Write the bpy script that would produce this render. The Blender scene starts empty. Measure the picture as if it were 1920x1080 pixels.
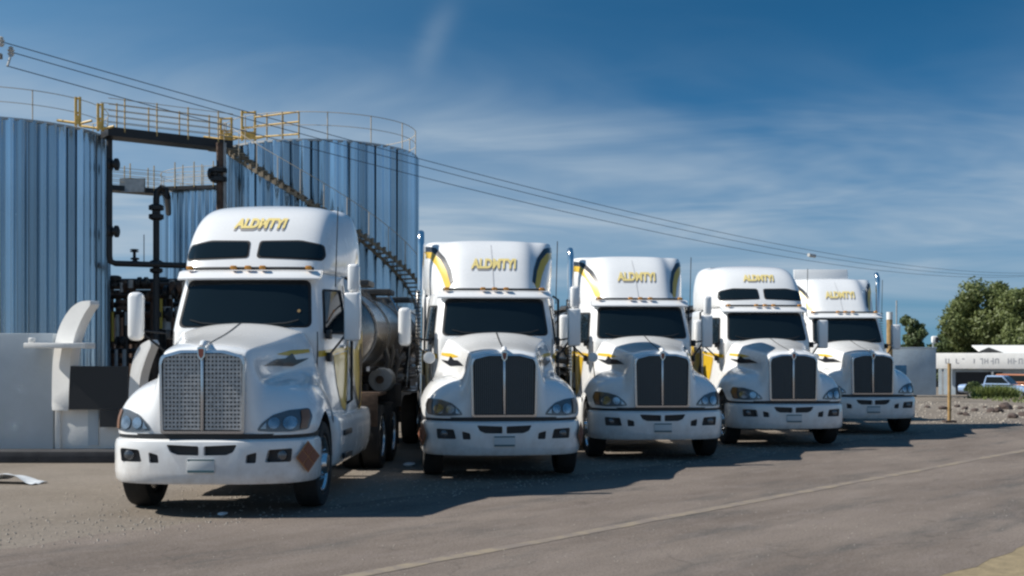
import bpy, bmesh, math, random
from mathutils import Vector, Matrix, noise
from mathutils.bvhtree import BVHTree
R = math.radians
SC = bpy.context.scene
COL = SC.collection
rng = random.Random(7)

# ------------------------------------------------------------------ camera, sky, sun
F_PX, HZ, CAMH = 2190.0, 667.0, 1.83            # focal length and horizon row measured in the 1920 px photograph
cam = bpy.data.cameras.new('camera')
cam.sensor_width = 36.0
cam.lens = 36.0 * F_PX / 1920.0
cam.shift_y = (HZ - 540.0) / 1920.0
cam.clip_start, cam.clip_end = 0.1, 5000.0
camo = bpy.data.objects.new('camera', cam)
COL.objects.link(camo)
camo.location = (0, 0, CAMH)
camo.rotation_euler = (R(90), 0, 0)
SC.camera = camo

SUN_DIR = Vector((-1.0, -0.055, 0.90)).normalized()      # towards the sun: left, a little in front
SUN_EL = math.asin(SUN_DIR.z)
SUN_ROT = math.atan2(SUN_DIR.x, SUN_DIR.y)
world = bpy.data.worlds.new('World')
SC.world = world
world.use_nodes = True
NT = world.node_tree
NT.nodes.clear()
def wn(t, **k):
    n = NT.nodes.new(t)
    for a, b in k.items(): setattr(n, a, b)
    return n
sky = wn('ShaderNodeTexSky', sky_type='NISHITA', sun_disc=False)
sky.sun_elevation, sky.sun_rotation = SUN_EL, SUN_ROT
sky.altitude, sky.air_density, sky.dust_density, sky.ozone_density = 2500.0, 0.5, 0.0, 6.0
tc = wn('ShaderNodeTexCoord')
sep = wn('ShaderNodeSeparateXYZ')
NT.links.new(tc.outputs['Generated'], sep.inputs[0])
def wmath(op, a, b=None, clamp=False):
    n = wn('ShaderNodeMath', operation=op, use_clamp=clamp)
    for i, v in enumerate((a, b)):
        if v is None: continue
        if isinstance(v, (int, float)): n.inputs[i].default_value = v
        else: NT.links.new(v, n.inputs[i])
    return n.outputs[0]
zc = wmath('ADD', wmath('MAXIMUM', sep.outputs[2], 0.0), 0.10)
px_ = wmath('DIVIDE', sep.outputs[0], zc)
py_ = wmath('DIVIDE', sep.outputs[1], zc)
comb = wn('ShaderNodeCombineXYZ')
NT.links.new(px_, comb.inputs[0]); NT.links.new(py_, comb.inputs[1])
def cloud(scale, rot, stretch, detail, lo, hi, dist, off):
    mp = wn('ShaderNodeMapping')
    mp.inputs['Rotation'].default_value = (0, 0, R(rot))
    mp.inputs['Scale'].default_value = (stretch, 1.0, 1.0)
    mp.inputs['Location'].default_value = (off, off * .7, off * .3)
    NT.links.new(comb.outputs[0], mp.inputs[0])
    nz = wn('ShaderNodeTexNoise')
    nz.inputs['Scale'].default_value = scale
    nz.inputs['Detail'].default_value = detail
    nz.inputs['Roughness'].default_value = 0.58
    nz.inputs['Distortion'].default_value = dist
    NT.links.new(mp.outputs[0], nz.inputs['Vector'])
    mr = wn('ShaderNodeMapRange', interpolation_type='SMOOTHSTEP')
    mr.inputs[1].default_value, mr.inputs[2].default_value = lo, hi
    NT.links.new(nz.outputs[0], mr.inputs[0])
    return mr.outputs[0]
c1 = cloud(0.40, -14, 0.62, 5.0, 0.30, 0.60, 0.5, 3.1)
c2 = cloud(1.3, 24, 0.60, 4.5, 0.32, 0.84, 0.7, 7.7)
c3 = cloud(0.9, -35, 0.25, 8.0, 0.52, 0.80, 1.0, 1.9)
# wisps gather in a band above the horizon and thin out towards the zenith
band = wn('ShaderNodeMapRange', interpolation_type='SMOOTHSTEP')
NT.links.new(sep.outputs[2], band.inputs[0])
band.inputs[1].default_value, band.inputs[2].default_value = 0.29, 0.13
band.inputs[3].default_value, band.inputs[4].default_value = 0.04, 1.0
low = wn('ShaderNodeMapRange', interpolation_type='SMOOTHSTEP')
NT.links.new(sep.outputs[2], low.inputs[0])
low.inputs[1].default_value, low.inputs[2].default_value = 0.0, 0.10
cl = wmath('ADD', wmath('MULTIPLY', c1, wmath('ADD', wmath('MULTIPLY', c2, 0.62), 0.42)), wmath('MULTIPLY', c2, 0.22), True)
cl = wmath('MULTIPLY', wmath('MULTIPLY', cl, band.outputs[0]), low.outputs[0])
cl = wmath('ADD', cl, wmath('MULTIPLY', c3, 0.10), True)
# a short ragged contrail remnant, high up left of the middle
wu = wmath('ADD', px_, wmath('ADD', wmath('MULTIPLY', wmath('SUBTRACT', py_, 2.5), 0.178), 0.157))
wu = wmath('ADD', wu, wmath('MULTIPLY', wmath('SUBTRACT', c2, 0.5), 0.03))
wg = wmath('POWER', 2.718, wmath('MULTIPLY', wmath('MULTIPLY', wu, wu), -900.0))
wl = wn('ShaderNodeMapRange', interpolation_type='SMOOTHSTEP'); NT.links.new(py_, wl.inputs[0]); wl.inputs[1].default_value, wl.inputs[2].default_value = 2.35, 2.62
wh = wn('ShaderNodeMapRange', interpolation_type='SMOOTHSTEP'); NT.links.new(py_, wh.inputs[0]); wh.inputs[1].default_value, wh.inputs[2].default_value = 3.0, 2.7
cl = wmath('ADD', cl, wmath('MULTIPLY', wmath('MULTIPLY', wg, wmath('MULTIPLY', wl.outputs[0], wh.outputs[0])), 0.17), True)
def wmix(f, a, b):
    n = wn('ShaderNodeMix', data_type='RGBA')
    NT.links.new(f, n.inputs[0])
    for i, v in ((6, a), (7, b)):
        if isinstance(v, tuple): n.inputs[i].default_value = (*v, 1)
        else: NT.links.new(v, n.inputs[i])
    return n.outputs[2]
# whitish veil of the air towards the horizon all round, and a paler sky on the sun's side
hz = wn('ShaderNodeMapRange', interpolation_type='SMOOTHSTEP')
NT.links.new(sep.outputs[2], hz.inputs[0])
hz.inputs[1].default_value, hz.inputs[2].default_value = 0.22, 0.0
hz.inputs[3].default_value, hz.inputs[4].default_value = 0.0, 0.85
dot = wn('ShaderNodeVectorMath', operation='DOT_PRODUCT')
NT.links.new(tc.outputs['Generated'], dot.inputs[0]); dot.inputs[1].default_value = SUN_DIR
au = wn('ShaderNodeMapRange', interpolation_type='SMOOTHSTEP')
NT.links.new(dot.outputs['Value'], au.inputs[0])
au.inputs[1].default_value, au.inputs[2].default_value = 0.0, 0.95
au.inputs[3].default_value, au.inputs[4].default_value = 0.0, 0.9
deep = wn('ShaderNodeMix', data_type='RGBA', blend_type='MULTIPLY')
deep.inputs[0].default_value = 1.0; deep.inputs[7].default_value = (0.22, 0.98, 1.0, 1)
NT.links.new(sky.outputs[0], deep.inputs[6])
# above the frame the sky keeps the blue seen along the frame's top instead of falling off towards black
zen = wn('ShaderNodeMapRange', interpolation_type='SMOOTHSTEP')
NT.links.new(sep.outputs[2], zen.inputs[0])
zen.inputs[1].default_value, zen.inputs[2].default_value = 0.24, 0.60
zen.inputs[3].default_value, zen.inputs[4].default_value = 0.0, 0.8
base = wmix(zen.outputs[0], deep.outputs[2], (0.32, 1.40, 3.15))
c = wmix(hz.outputs[0], base, (1.35, 2.45, 3.5))
lowair = wn('ShaderNodeMapRange', interpolation_type='SMOOTHSTEP')
NT.links.new(sep.outputs[2], lowair.inputs[0])
lowair.inputs[1].default_value, lowair.inputs[2].default_value = 0.75, 0.05
auf = wmath('MULTIPLY', au.outputs[0], lowair.outputs[0])
c = wmix(auf, c, (2.6, 4.9, 7.4))
c = wmix(cl, c, (3.9, 4.9, 5.9))
bg = wn('ShaderNodeBackground')
bg.inputs['Strength'].default_value = 0.088
NT.links.new(c, bg.inputs[0])
wout = wn('ShaderNodeOutputWorld')
NT.links.new(bg.outputs[0], wout.inputs[0])

sl = bpy.data.lights.new('sun', 'SUN')
sl.energy, sl.angle, sl.color = 5.0, R(0.53), (1.0, 0.955, 0.88)
so = bpy.data.objects.new('sun', sl)
COL.objects.link(so)
so.rotation_euler = SUN_DIR.to_track_quat('Z', 'Y').to_euler()
SC.view_settings.view_transform = 'Standard'
SC.view_settings.look = 'None'
SC.view_settings.exposure = 0.25
SC.view_settings.gamma = 1.0
SC.view_settings.use_curve_mapping = False
SC.render.engine = 'CYCLES'
SC.cycles.pixel_filter_type = 'BLACKMAN_HARRIS'
SC.cycles.filter_width = 2.4
SC.cycles.use_denoising = True

def at(px, py, Y):                                # photo pixel at distance Y -> place
    return Vector(((px - 960) / F_PX * Y, Y, CAMH + (HZ - py) / F_PX * Y))

# ------------------------------------------------------------------ materials
MATS = {}
def mat(name, col, rough=.5, metal=0., coat=0., var=0., vscale=4., bump=0., bscale=30., col2=None, lo=.35, hi=.65, spec=None, stretch=None, rvar=0.):
    m = bpy.data.materials.new(name); m.use_nodes = True
    nt = m.node_tree; b = nt.nodes['Principled BSDF']
    b.inputs['Base Color'].default_value = (*col, 1)
    b.inputs['Roughness'].default_value = rough
    b.inputs['Metallic'].default_value = metal
    b.inputs['Coat Weight'].default_value = coat
    b.inputs['Coat Roughness'].default_value = .06
    if spec is not None: b.inputs['Specular IOR Level'].default_value = spec
    if var or col2 or bump or rvar:
        t = nt.nodes.new('ShaderNodeTexCoord')
        mp = nt.nodes.new('ShaderNodeMapping')
        if stretch: mp.inputs['Scale'].default_value = stretch
        nt.links.new(t.outputs['Object'], mp.inputs[0])
    if var or col2:
        n = nt.nodes.new('ShaderNodeTexNoise')
        n.inputs['Scale'].default_value = vscale; n.inputs['Detail'].default_value = 7; n.inputs['Roughness'].default_value = .62
        nt.links.new(mp.outputs[0], n.inputs['Vector'])
        mr = nt.nodes.new('ShaderNodeMapRange'); mr.inputs[1].default_value = lo; mr.inputs[2].default_value = hi
        nt.links.new(n.outputs[0], mr.inputs[0])
        mx = nt.nodes.new('ShaderNodeMix'); mx.data_type = 'RGBA'
        c2 = col2 if col2 else tuple(c * (1 - var) for c in col)
        mx.inputs[6].default_value = (*c2, 1); mx.inputs[7].default_value = (*col, 1)
        nt.links.new(mr.outputs[0], mx.inputs[0]); nt.links.new(mx.outputs[2], b.inputs['Base Color'])
        if rvar:
            m2 = nt.nodes.new('ShaderNodeMapRange'); m2.inputs[3].default_value = rough + rvar; m2.inputs[4].default_value = rough
            nt.links.new(mr.outputs[0], m2.inputs[0]); nt.links.new(m2.outputs[0], b.inputs['Roughness'])
    if bump:
        n2 = nt.nodes.new('ShaderNodeTexNoise'); n2.inputs['Scale'].default_value = bscale; n2.inputs['Detail'].default_value = 5
        nt.links.new(mp.outputs[0], n2.inputs['Vector'])
        bp = nt.nodes.new('ShaderNodeBump'); bp.inputs['Strength'].default_value = bump; bp.inputs['Distance'].default_value = .02
        nt.links.new(n2.outputs[0], bp.inputs['Height']); nt.links.new(bp.outputs[0], b.inputs['Normal'])
    MATS[name] = m
    return m
PAINT = mat('white_paint', (.86, .86, .85), .22, coat=.8, var=.06, vscale=2.2, lo=.25, hi=.6, rvar=.12)
def grime(m, z0, z1, col, amt):
    nt = m.node_tree; b = nt.nodes['Principled BSDF']; src = b.inputs['Base Color'].links[0].from_socket
    t = nt.nodes.new('ShaderNodeTexCoord'); sp_ = nt.nodes.new('ShaderNodeSeparateXYZ'); nt.links.new(t.outputs['Object'], sp_.inputs[0])
    r1 = nt.nodes.new('ShaderNodeMapRange'); r1.inputs[1].default_value = z1; r1.inputs[2].default_value = z0; nt.links.new(sp_.outputs[2], r1.inputs[0])
    n = nt.nodes.new('ShaderNodeTexNoise'); n.inputs['Scale'].default_value = 5; n.inputs['Detail'].default_value = 8; n.inputs['Roughness'].default_value = .7; nt.links.new(t.outputs['Object'], n.inputs['Vector'])
    r2 = nt.nodes.new('ShaderNodeMapRange'); r2.inputs[1].default_value = .3; r2.inputs[2].default_value = .7; r2.inputs[4].default_value = amt; nt.links.new(n.outputs[0], r2.inputs[0])
    mu = nt.nodes.new('ShaderNodeMath'); mu.operation = 'MULTIPLY'; nt.links.new(r1.outputs[0], mu.inputs[0]); nt.links.new(r2.outputs[0], mu.inputs[1])
    mx = nt.nodes.new('ShaderNodeMix'); mx.data_type = 'RGBA'; mx.inputs[7].default_value = (*col, 1); nt.links.new(mu.outputs[0], mx.inputs[0]); nt.links.new(src, mx.inputs[6]); nt.links.new(mx.outputs[2], b.inputs['Base Color'])
grime(PAINT, .30, .95, (.34, .28, .22), .55)
GLASS = mat('dark_glass', (.008, .014, .018), .04, coat=.0, spec=.4)
RUBBER = mat('black_rubber', (.018, .018, .02), .75, bump=.2, bscale=60)
TYRE = mat('tyre_rubber', (.028, .027, .026), .85, var=.4, vscale=6, bump=.3, bscale=40)
BLACK = mat('black_plastic', (.02, .021, .023), .5)
CHASSIS = mat('chassis_black', (.03, .028, .027), .6, var=.5, vscale=5, bump=.2)
CHROME = mat('chrome', (.78, .79, .80), .10, metal=1.)
SEAMG = mat('seam_grey', (.50, .50, .50), .5)
FRAME = mat('grille_surround_satin', (.62, .64, .67), .20, metal=.85)
ALU = mat('polished_aluminium', (.70, .71, .72), .24, metal=1., var=.15, vscale=5)
MESHM = mat('grille_screen_silver', (.60, .59, .58), .4, metal=.5, var=.35, vscale=25)
GRILLE = mat('grille_dark', (.12, .145, .16), .4, metal=.4)
AMBER = mat('amber_lens', (.62, .27, .04), .25, coat=.4)
AMBERD = mat('amber_lens_dull', (.22, .10, .04), .3, coat=.4)
LAMP = mat('headlight_bowl', (.50, .54, .58), .16, metal=.85, var=.5, vscale=9)
LAMPD = mat('headlight_bezel', (.16, .17, .18), .25, metal=.6)
YEL = mat('livery_yellow', (.72, .46, .03), .3, coat=.4)
LTEXT = mat('lettering_yellow', (.86, .69, .27), .35)
LSHAD = mat('lettering_grey', (.36, .34, .33), .4)
LDARK = mat('livery_black', (.02, .022, .028), .3, coat=.4)
EMB = mat('badge_red', (.28, .07, .04), .35, coat=.4)
PLACR = mat('placard_red', (.22, .085, .05), .6)
PLACF = mat('placard_rim', (.42, .20, .09), .6)
PLATE = mat('plate_white', (.62, .64, .64), .5)
PLATEB = mat('plate_band_green', (.08, .16, .18), .5)
STEEL = mat('tank_trailer_steel', (.40, .37, .34), .22, metal=.9, var=.65, vscale=1.2, bump=.06, bscale=3, stretch=(1, .3, 1), rvar=.18)
STEELD = mat('tank_trailer_fittings', (.10, .095, .09), .6, metal=.3, var=.5, vscale=4)
RUST = mat('rusty_brown_steel', (.12, .072, .045), .8, var=.6, vscale=6, bump=.3)
CLAD = mat('tank_cladding', (.46, .58, .68), .22, metal=1.0, var=.18, vscale=.55, bump=.05, bscale=.7, stretch=(1, 1, .2), rvar=.06)  # blue of the reflected sky is put into the metal's base colour
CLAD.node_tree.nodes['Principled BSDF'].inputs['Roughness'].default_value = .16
def per_object(m, lo, hi):
    nt = m.node_tree; b = nt.nodes['Principled BSDF']; src = b.inputs['Base Color'].links[0].from_socket
    oi = nt.nodes.new('ShaderNodeObjectInfo'); r = nt.nodes.new('ShaderNodeMapRange'); r.inputs[3].default_value = lo; r.inputs[4].default_value = hi; nt.links.new(oi.outputs['Random'], r.inputs[0])
    v = nt.nodes.new('ShaderNodeVectorMath'); v.operation = 'SCALE'; nt.links.new(src, v.inputs[0]); nt.links.new(r.outputs[0], v.inputs['Scale']); nt.links.new(v.outputs[0], b.inputs['Base Color'])
per_object(CLAD, .58, 1.32)  # panel tones spread apart to imitate light and dark reflected stripes
TROOF = mat('tank_roof', (.45, .46, .46), .5, metal=.6)
RAILY = mat('rail_yellow_paint', (.62, .42, .16), .55, var=.3, vscale=8)
RAILP = mat('rail_weathered', (.50, .43, .33), .6)
GATEY = mat('gate_yellow_paint', (.78, .50, .12), .5, var=.3, vscale=7)
STAIR = mat('stair_dark_steel', (.27, .22, .155), .6, metal=.3, var=.4, vscale=5)
PIPEB = mat('pipe_black', (.022, .021, .022), .5, var=.3, vscale=4)
PIPER = mat('pipe_rust_brown', (.13, .075, .05), .75, var=.6, vscale=4)
PIPEG = mat('pipe_pale_grey', (.42, .43, .43), .5, var=.3, vscale=4)
PIPEY = mat('pipe_yellow', (.50, .36, .05), .55)
PLASTER = mat('painted_plaster', (.54, .59, .62), .8, var=.10, vscale=1.6, bump=.15, bscale=25)
PLASTERW = mat('white_plaster', (.84, .83, .80), .75, var=.10, vscale=2, bump=.12, bscale=25)
PLINTH = mat('plinth_dark', (.055, .055, .06), .8, var=.4, vscale=3, bump=.3)  # near-black, mottled colour for the kerb
BLUEP = mat('faded_blue_paint', (.06, .20, .36), .7, var=.4, vscale=3)
WALLB = mat('pale_block_wall', (.50, .58, .64), .85, var=.22, vscale=1.2, bump=.3, bscale=12)
CARB = mat('car_pale_blue', (.30, .42, .62), .3, coat=.6)
CARO = mat('car_rust_orange', (.38, .13, .05), .4, coat=.3)
POST = mat('post_weathered_yellow', (.50, .32, .13), .75, var=.5, vscale=4)
BARK = mat('bark', (.10, .075, .055), .9, bump=.6, bscale=10)
WIRE = mat('wire_dark', (.06, .075, .10), .6)
PORC = mat('insulator_porcelain', (.50, .50, .48), .3)
WOOD = mat('pole_concrete', (.32, .31, .29), .85, var=.3, vscale=3)
PLASTIC = mat('white_plastic_sheet', (.75, .78, .80), .4)
ROCKM = mat('rock_brown', (.11, .08, .07), .9, var=.5, vscale=5, bump=.6, bscale=8)
ROCKL = mat('rock_pale', (.42, .37, .31), .9, var=.4, vscale=5, bump=.6, bscale=8)

def ground_mat():
    m = bpy.data.materials.new('dirt_lot'); m.use_nodes = True
    nt = m.node_tree; b = nt.nodes['Principled BSDF']; b.inputs['Roughness'].default_value = .95
    b.inputs['Specular IOR Level'].default_value = .15
    t = nt.nodes.new('ShaderNodeTexCoord')
    def nz(s, d, r=.6):
        n = nt.nodes.new('ShaderNodeTexNoise'); n.inputs['Scale'].default_value = s; n.inputs['Detail'].default_value = d
        n.inputs['Roughness'].default_value = r; nt.links.new(t.outputs['Object'], n.inputs['Vector']); return n.outputs[0]
    def ramp(x, lo, hi):
        n = nt.nodes.new('ShaderNodeMapRange'); n.inputs[1].default_value = lo; n.inputs[2].default_value = hi
        nt.links.new(x, n.inputs[0]); return n.outputs[0]
    def mix(f, a, c):
        n = nt.nodes.new('ShaderNodeMix'); n.data_type = 'RGBA'; nt.links.new(f, n.inputs[0])
        for i, v in ((6, a), (7, c)):
            if isinstance(v, tuple): n.inputs[i].default_value = (*v, 1)
            else: nt.links.new(v, n.inputs[i])
        return n.outputs[2]
    c = mix(ramp(nz(.35, 5), .35, .65), (.185, .157, .128), (.250, .216, .182))
    c = mix(ramp(nz(9, 4, .75), .56, .70), c, (.30, .26, .21))
    c = mix(ramp(nz(16, 3, .7), .60, .72), c, (.13, .105, .08))
    nt.links.new(c, b.inputs['Base Color'])
    bp = nt.nodes.new('ShaderNodeBump'); bp.inputs['Strength'].default_value = .7; bp.inputs['Distance'].default_value = .03
    nt.links.new(nz(14, 6, .7), bp.inputs['Height']); nt.links.new(bp.outputs[0], b.inputs['Normal'])
    return m
def road_mat():
    m = bpy.data.materials.new('old_asphalt'); m.use_nodes = True
    nt = m.node_tree; b = nt.nodes['Principled BSDF']; b.inputs['Roughness'].default_value = .9
    b.inputs['Specular IOR Level'].default_value = .2
    t = nt.nodes.new('ShaderNodeTexCoord')
    def nz(s, d, r=.6, st=None):
        mp = nt.nodes.new('ShaderNodeMapping'); nt.links.new(t.outputs['Object'], mp.inputs[0])
        if st: mp.inputs['Scale'].default_value = st
        n = nt.nodes.new('ShaderNodeTexNoise'); n.inputs['Scale'].default_value = s; n.inputs['Detail'].default_value = d
        n.inputs['Roughness'].default_value = r; nt.links.new(mp.outputs[0], n.inputs['Vector']); return n.outputs[0]
    def ramp(x, lo, hi):
        n = nt.nodes.new('ShaderNodeMapRange'); n.inputs[1].default_value = lo; n.inputs[2].default_value = hi
        nt.links.new(x, n.inputs[0]); return n.outputs[0]
    def mix(f, a, c):
        n = nt.nodes.new('ShaderNodeMix'); n.data_type = 'RGBA'; nt.links.new(f, n.inputs[0])
        for i, v in ((6, a), (7, c)):
            if isinstance(v, tuple): n.inputs[i].default_value = (*v, 1)
            else: nt.links.new(v, n.inputs[i])
        return n.outputs[2]
    # object X runs along the road: dust, tyre-polished lanes and old patches are stretched that way
    c = mix(ramp(nz(.8, 6, .65, (.35, 1, 1)), .36, .66), (.150, .121, .101), (.228, .188, .158))
    c = mix(ramp(nz(1.1, 7, .7, (.22, .9, 1)), .52, .70), c, (.088, .085, .080))
    c = mix(ramp(nz(2.6, 8, .75, (.5, 1, 1)), .50, .78), c, (.235, .195, .172))
    vo = nt.nodes.new('ShaderNodeTexVoronoi'); vo.feature = 'DISTANCE_TO_EDGE'; vo.inputs['Scale'].default_value = .55
    dm = nt.nodes.new('ShaderNodeTexNoise'); dm.inputs['Scale'].default_value = 1.6; dm.inputs['Detail'].default_value = 6; nt.links.new(t.outputs['Object'], dm.inputs['Vector'])
    va = nt.nodes.new('ShaderNodeVectorMath'); va.operation = 'ADD'; nt.links.new(t.outputs['Object'], va.inputs[0]); nt.links.new(dm.outputs['Color'], va.inputs[1]); nt.links.new(va.outputs[0], vo.inputs['Vector'])
    cr = nt.nodes.new('ShaderNodeMapRange'); cr.inputs[1].default_value = .004; cr.inputs[2].default_value = .014; cr.inputs[3].default_value = .30; cr.inputs[4].default_value = 0; nt.links.new(vo.outputs['Distance'], cr.inputs[0])
    ck = nt.nodes.new('ShaderNodeMath'); ck.operation = 'MULTIPLY'; nt.links.new(cr.outputs[0], ck.inputs[0]); nt.links.new(ramp(nz(.5, 3), .48, .60), ck.inputs[1])
    c = mix(ck.outputs[0], c, (.05, .045, .04))
    c = mix(ramp(nz(26, 4, .8), .56, .72), c, (.30, .265, .235))
    c = mix(ramp(nz(38, 4, .8), .53, .66), c, (.07, .063, .057))
    nt.links.new(c, b.inputs['Base Color'])
    bp = nt.nodes.new('ShaderNodeBump'); bp.inputs['Strength'].default_value = .5; bp.inputs['Distance'].default_value = .02
    nt.links.new(nz(40, 5, .7), bp.inputs['Height']); nt.links.new(bp.outputs[0], b.inputs['Normal'])
    return m
GROUND, ROAD = ground_mat(), road_mat()
VERGE = mat('sandy_verge', (.30, .235, .135), .95, var=.3, vscale=6, bump=.4)
LINE = mat('worn_road_line', (.285, .232, .160), .9, col2=(.196, .162, .136), vscale=3.5, lo=.44, hi=.64)

# ------------------------------------------------------------------ mesh helpers
def link(name, me, m=None, parent=None, loc=None):
    if m is not None and not me.materials: me.materials.append(m)
    o = bpy.data.objects.new(name, me); COL.objects.link(o)
    if parent is not None: o.parent = parent
    if loc is not None: o.location = loc
    return o
def mesh(verts, faces, smooth=None, name='mesh'):
    me = bpy.data.meshes.new(name); me.from_pydata([tuple(v) for v in verts], [], faces); me.update()
    if smooth is not None:
        for p in me.polygons: p.use_smooth = True
        me.set_sharp_from_angle(angle=R(smooth))
    return me
def obj(name, bm, m, parent=None, smooth=None, loc=None):
    bmesh.ops.recalc_face_normals(bm, faces=bm.faces)
    me = bpy.data.meshes.new(name); bm.to_mesh(me); bm.free()
    if smooth is not None:
        for p in me.polygons: p.use_smooth = True
        me.set_sharp_from_angle(angle=R(smooth))
    return link(name, me, m, parent, loc)
def tag(o, label=None, cat=None, group=None, kind=None):
    if label: o['label'] = label
    if cat: o['category'] = cat
    if group: o['group'] = group
    if kind: o['kind'] = kind
    return o
def empty(name, loc, label, cat, group=None, rz=0.):
    o = bpy.data.objects.new(name, None); COL.objects.link(o)
    o.location = loc; o.rotation_euler = (0, 0, rz)
    return tag(o, label, cat, group)
def add_box(bm, c, s, rot=None, bevel=0., seg=2):
    mtx = Matrix.Translation(Vector(c)) @ (rot.to_4x4() if rot else Matrix()) @ Matrix.Diagonal((*s, 1))
    r = bmesh.ops.create_cube(bm, size=1, matrix=mtx)
    if bevel:
        es = list({e for v in r['verts'] for e in v.link_edges})
        bmesh.ops.bevel(bm, geom=es, offset=bevel, segments=seg, affect='EDGES', profile=.5)
def box(name, c, s, m, parent=None, bevel=0., rot=None, seg=2):
    bm = bmesh.new(); add_box(bm, c, s, rot, bevel, seg)
    return obj(name, bm, m, parent, 40 if bevel else None)
def add_tube(bm, pts, r, n=8, cap=True):
    pts = [Vector(p) for p in pts]; rings = []
    up = None
    for i, p in enumerate(pts):
        d = (pts[min(i + 1, len(pts) - 1)] - pts[max(i - 1, 0)]).normalized()
        if up is None:
            up = Vector((0, 0, 1)) if abs(d.z) < .9 else Vector((0, 1, 0))
        a = d.cross(up).normalized(); b = a.cross(d).normalized(); up = b
        rr = r[i] if isinstance(r, (list, tuple)) else r
        rings.append([bm.verts.new(p + a * math.cos(2 * math.pi * k / n) * rr + b * math.sin(2 * math.pi * k / n) * rr) for k in range(n)])
    for A, B in zip(rings, rings[1:]):
        for k in range(n): bm.faces.new((A[k], A[(k + 1) % n], B[(k + 1) % n], B[k]))
    if cap:
        bm.faces.new(rings[0]); bm.faces.new(rings[-1])
def tube(name, pts, r, m, parent=None, n=8):
    bm = bmesh.new(); add_tube(bm, pts, r, n); return obj(name, bm, m, parent, 50)
def add_lathe(bm, prof, seg=28, axis='x', c=(0, 0, 0)):
    rings = []; c = Vector(c)
    for r, h in prof:
        ring = []
        for k in range(seg):
            a = 2 * math.pi * k / seg; u, v = r * math.cos(a), r * math.sin(a)
            p = {'x': (h, u, v), 'y': (u, h, v), 'z': (u, v, h)}[axis]
            ring.append(bm.verts.new(c + Vector(p)))
        rings.append(ring)
    for A, B in zip(rings, rings[1:]):
        for k in range(seg): bm.faces.new((A[k], A[(k + 1) % seg], B[(k + 1) % seg], B[k]))
    bm.faces.new(rings[0]); bm.faces.new(rings[-1])
def lathe_mesh(prof, seg=28, axis='x', smooth=35):
    bm = bmesh.new(); add_lathe(bm, prof, seg, axis)
    bmesh.ops.recalc_face_normals(bm, faces=bm.faces)
    me = bpy.data.meshes.new('lathe'); bm.to_mesh(me); bm.free()
    for p in me.polygons: p.use_smooth = True
    me.set_sharp_from_angle(angle=R(smooth)); return me
def prism_bm(bm, poly, axis, a, b):
    """polygon swept along an axis between a and b; poly is (u,v): 'y' -> (x,z), 'x' -> (y,z), 'z' -> (x,y)"""
    def P(u, v, w): return {'y': (u, w, v), 'x': (w, u, v), 'z': (u, v, w)}[axis]
    A = [bm.verts.new(P(u, v, a)) for u, v in poly]; B = [bm.verts.new(P(u, v, b)) for u, v in poly]
    n = len(poly)
    for k in range(n): bm.faces.new((A[k], A[(k + 1) % n], B[(k + 1) % n], B[k]))
    bm.faces.new(A); bm.faces.new(B)
def prism(name, poly, axis, a, b, m, parent=None, bevel=0.):
    bm = bmesh.new(); prism_bm(bm, poly, axis, a, b)
    if bevel: bmesh.ops.bevel(bm, geom=list(bm.edges), offset=bevel, segments=2, affect='EDGES', profile=.5)
    return obj(name, bm, m, parent, 40 if bevel else None)
def rpoly(pts, r, n=5):
    out = []; N = len(pts)
    for i in range(N):
        p, a, b = Vector(pts[i]), Vector(pts[i - 1]), Vector(pts[(i + 1) % N])
        d1, d2 = (a - p), (b - p); rr = min(r, d1.length * .45, d2.length * .45)
        s, e = p + d1.normalized() * rr, p + d2.normalized() * rr
        for k in range(n + 1):
            t = k / n; q = s * (1 - t) ** 2 + p * 2 * t * (1 - t) + e * t * t; out.append((q.x, q.y))
    return out
def evaluated(me, mods):
    o = bpy.data.objects.new('work', me); COL.objects.link(o)
    for typ, kw in mods:
        md = o.modifiers.new('m', typ)
        for k, v in kw.items(): setattr(md, k, v)
    dg = bpy.context.evaluated_depsgraph_get(); dg.update()
    res = bpy.data.meshes.new_from_object(o.evaluated_get(dg), depsgraph=dg)
    bpy.data.objects.remove(o); return res
def subsurf(verts, faces, lv=2, smooth=55):
    me = mesh(verts, faces)
    bm = bmesh.new(); bm.from_mesh(me); bmesh.ops.recalc_face_normals(bm, faces=bm.faces); bm.to_mesh(me); bm.free()
    me = evaluated(me, [('SUBSURF', dict(levels=lv, render_levels=lv))])
    for p in me.polygons: p.use_smooth = True
    me.set_sharp_from_angle(angle=R(smooth)); return me
def loft(levels, lv=2):
    """levels: (z, half outline of (x,y) from centre front to centre rear); mirrored, capped"""
    V, Fc = [], []; rings = []
    for z, half in levels:
        if len(half[0]) == 2: pts = [(x, y, z) for x, y in half]
        else: pts = list(half)
        ring = pts + [(-p[0], p[1], p[2]) for p in pts[-2:0:-1]]
        rings.append(list(range(len(V), len(V) + len(ring)))); V += ring
    n = len(rings[0]); h = n // 2
    for A, B in zip(rings, rings[1:]):
        for k in range(n): Fc.append((A[k], A[(k + 1) % n], B[(k + 1) % n], B[k]))
    for ring in (rings[0], rings[-1]):                  # quad-strip caps across the mirror plane
        for k in range(h):
            a, b = ring[k], ring[k + 1]; c, d = ring[(n - k - 1) % n], ring[(n - k) % n]
            f = [a, b, c, d]; f = [x for i, x in enumerate(f) if x not in f[:i]]
            if len(f) > 2: Fc.append(tuple(f))
    return subsurf(V, Fc, lv)
def bvh_of(*mes):
    V, P = [], []
    for me in mes:
        o = len(V); V += [v.co.copy() for v in me.vertices]; P += [[i + o for i in p.vertices] for p in me.polygons]
    return BVHTree.FromPolygons(V, P)
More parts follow.
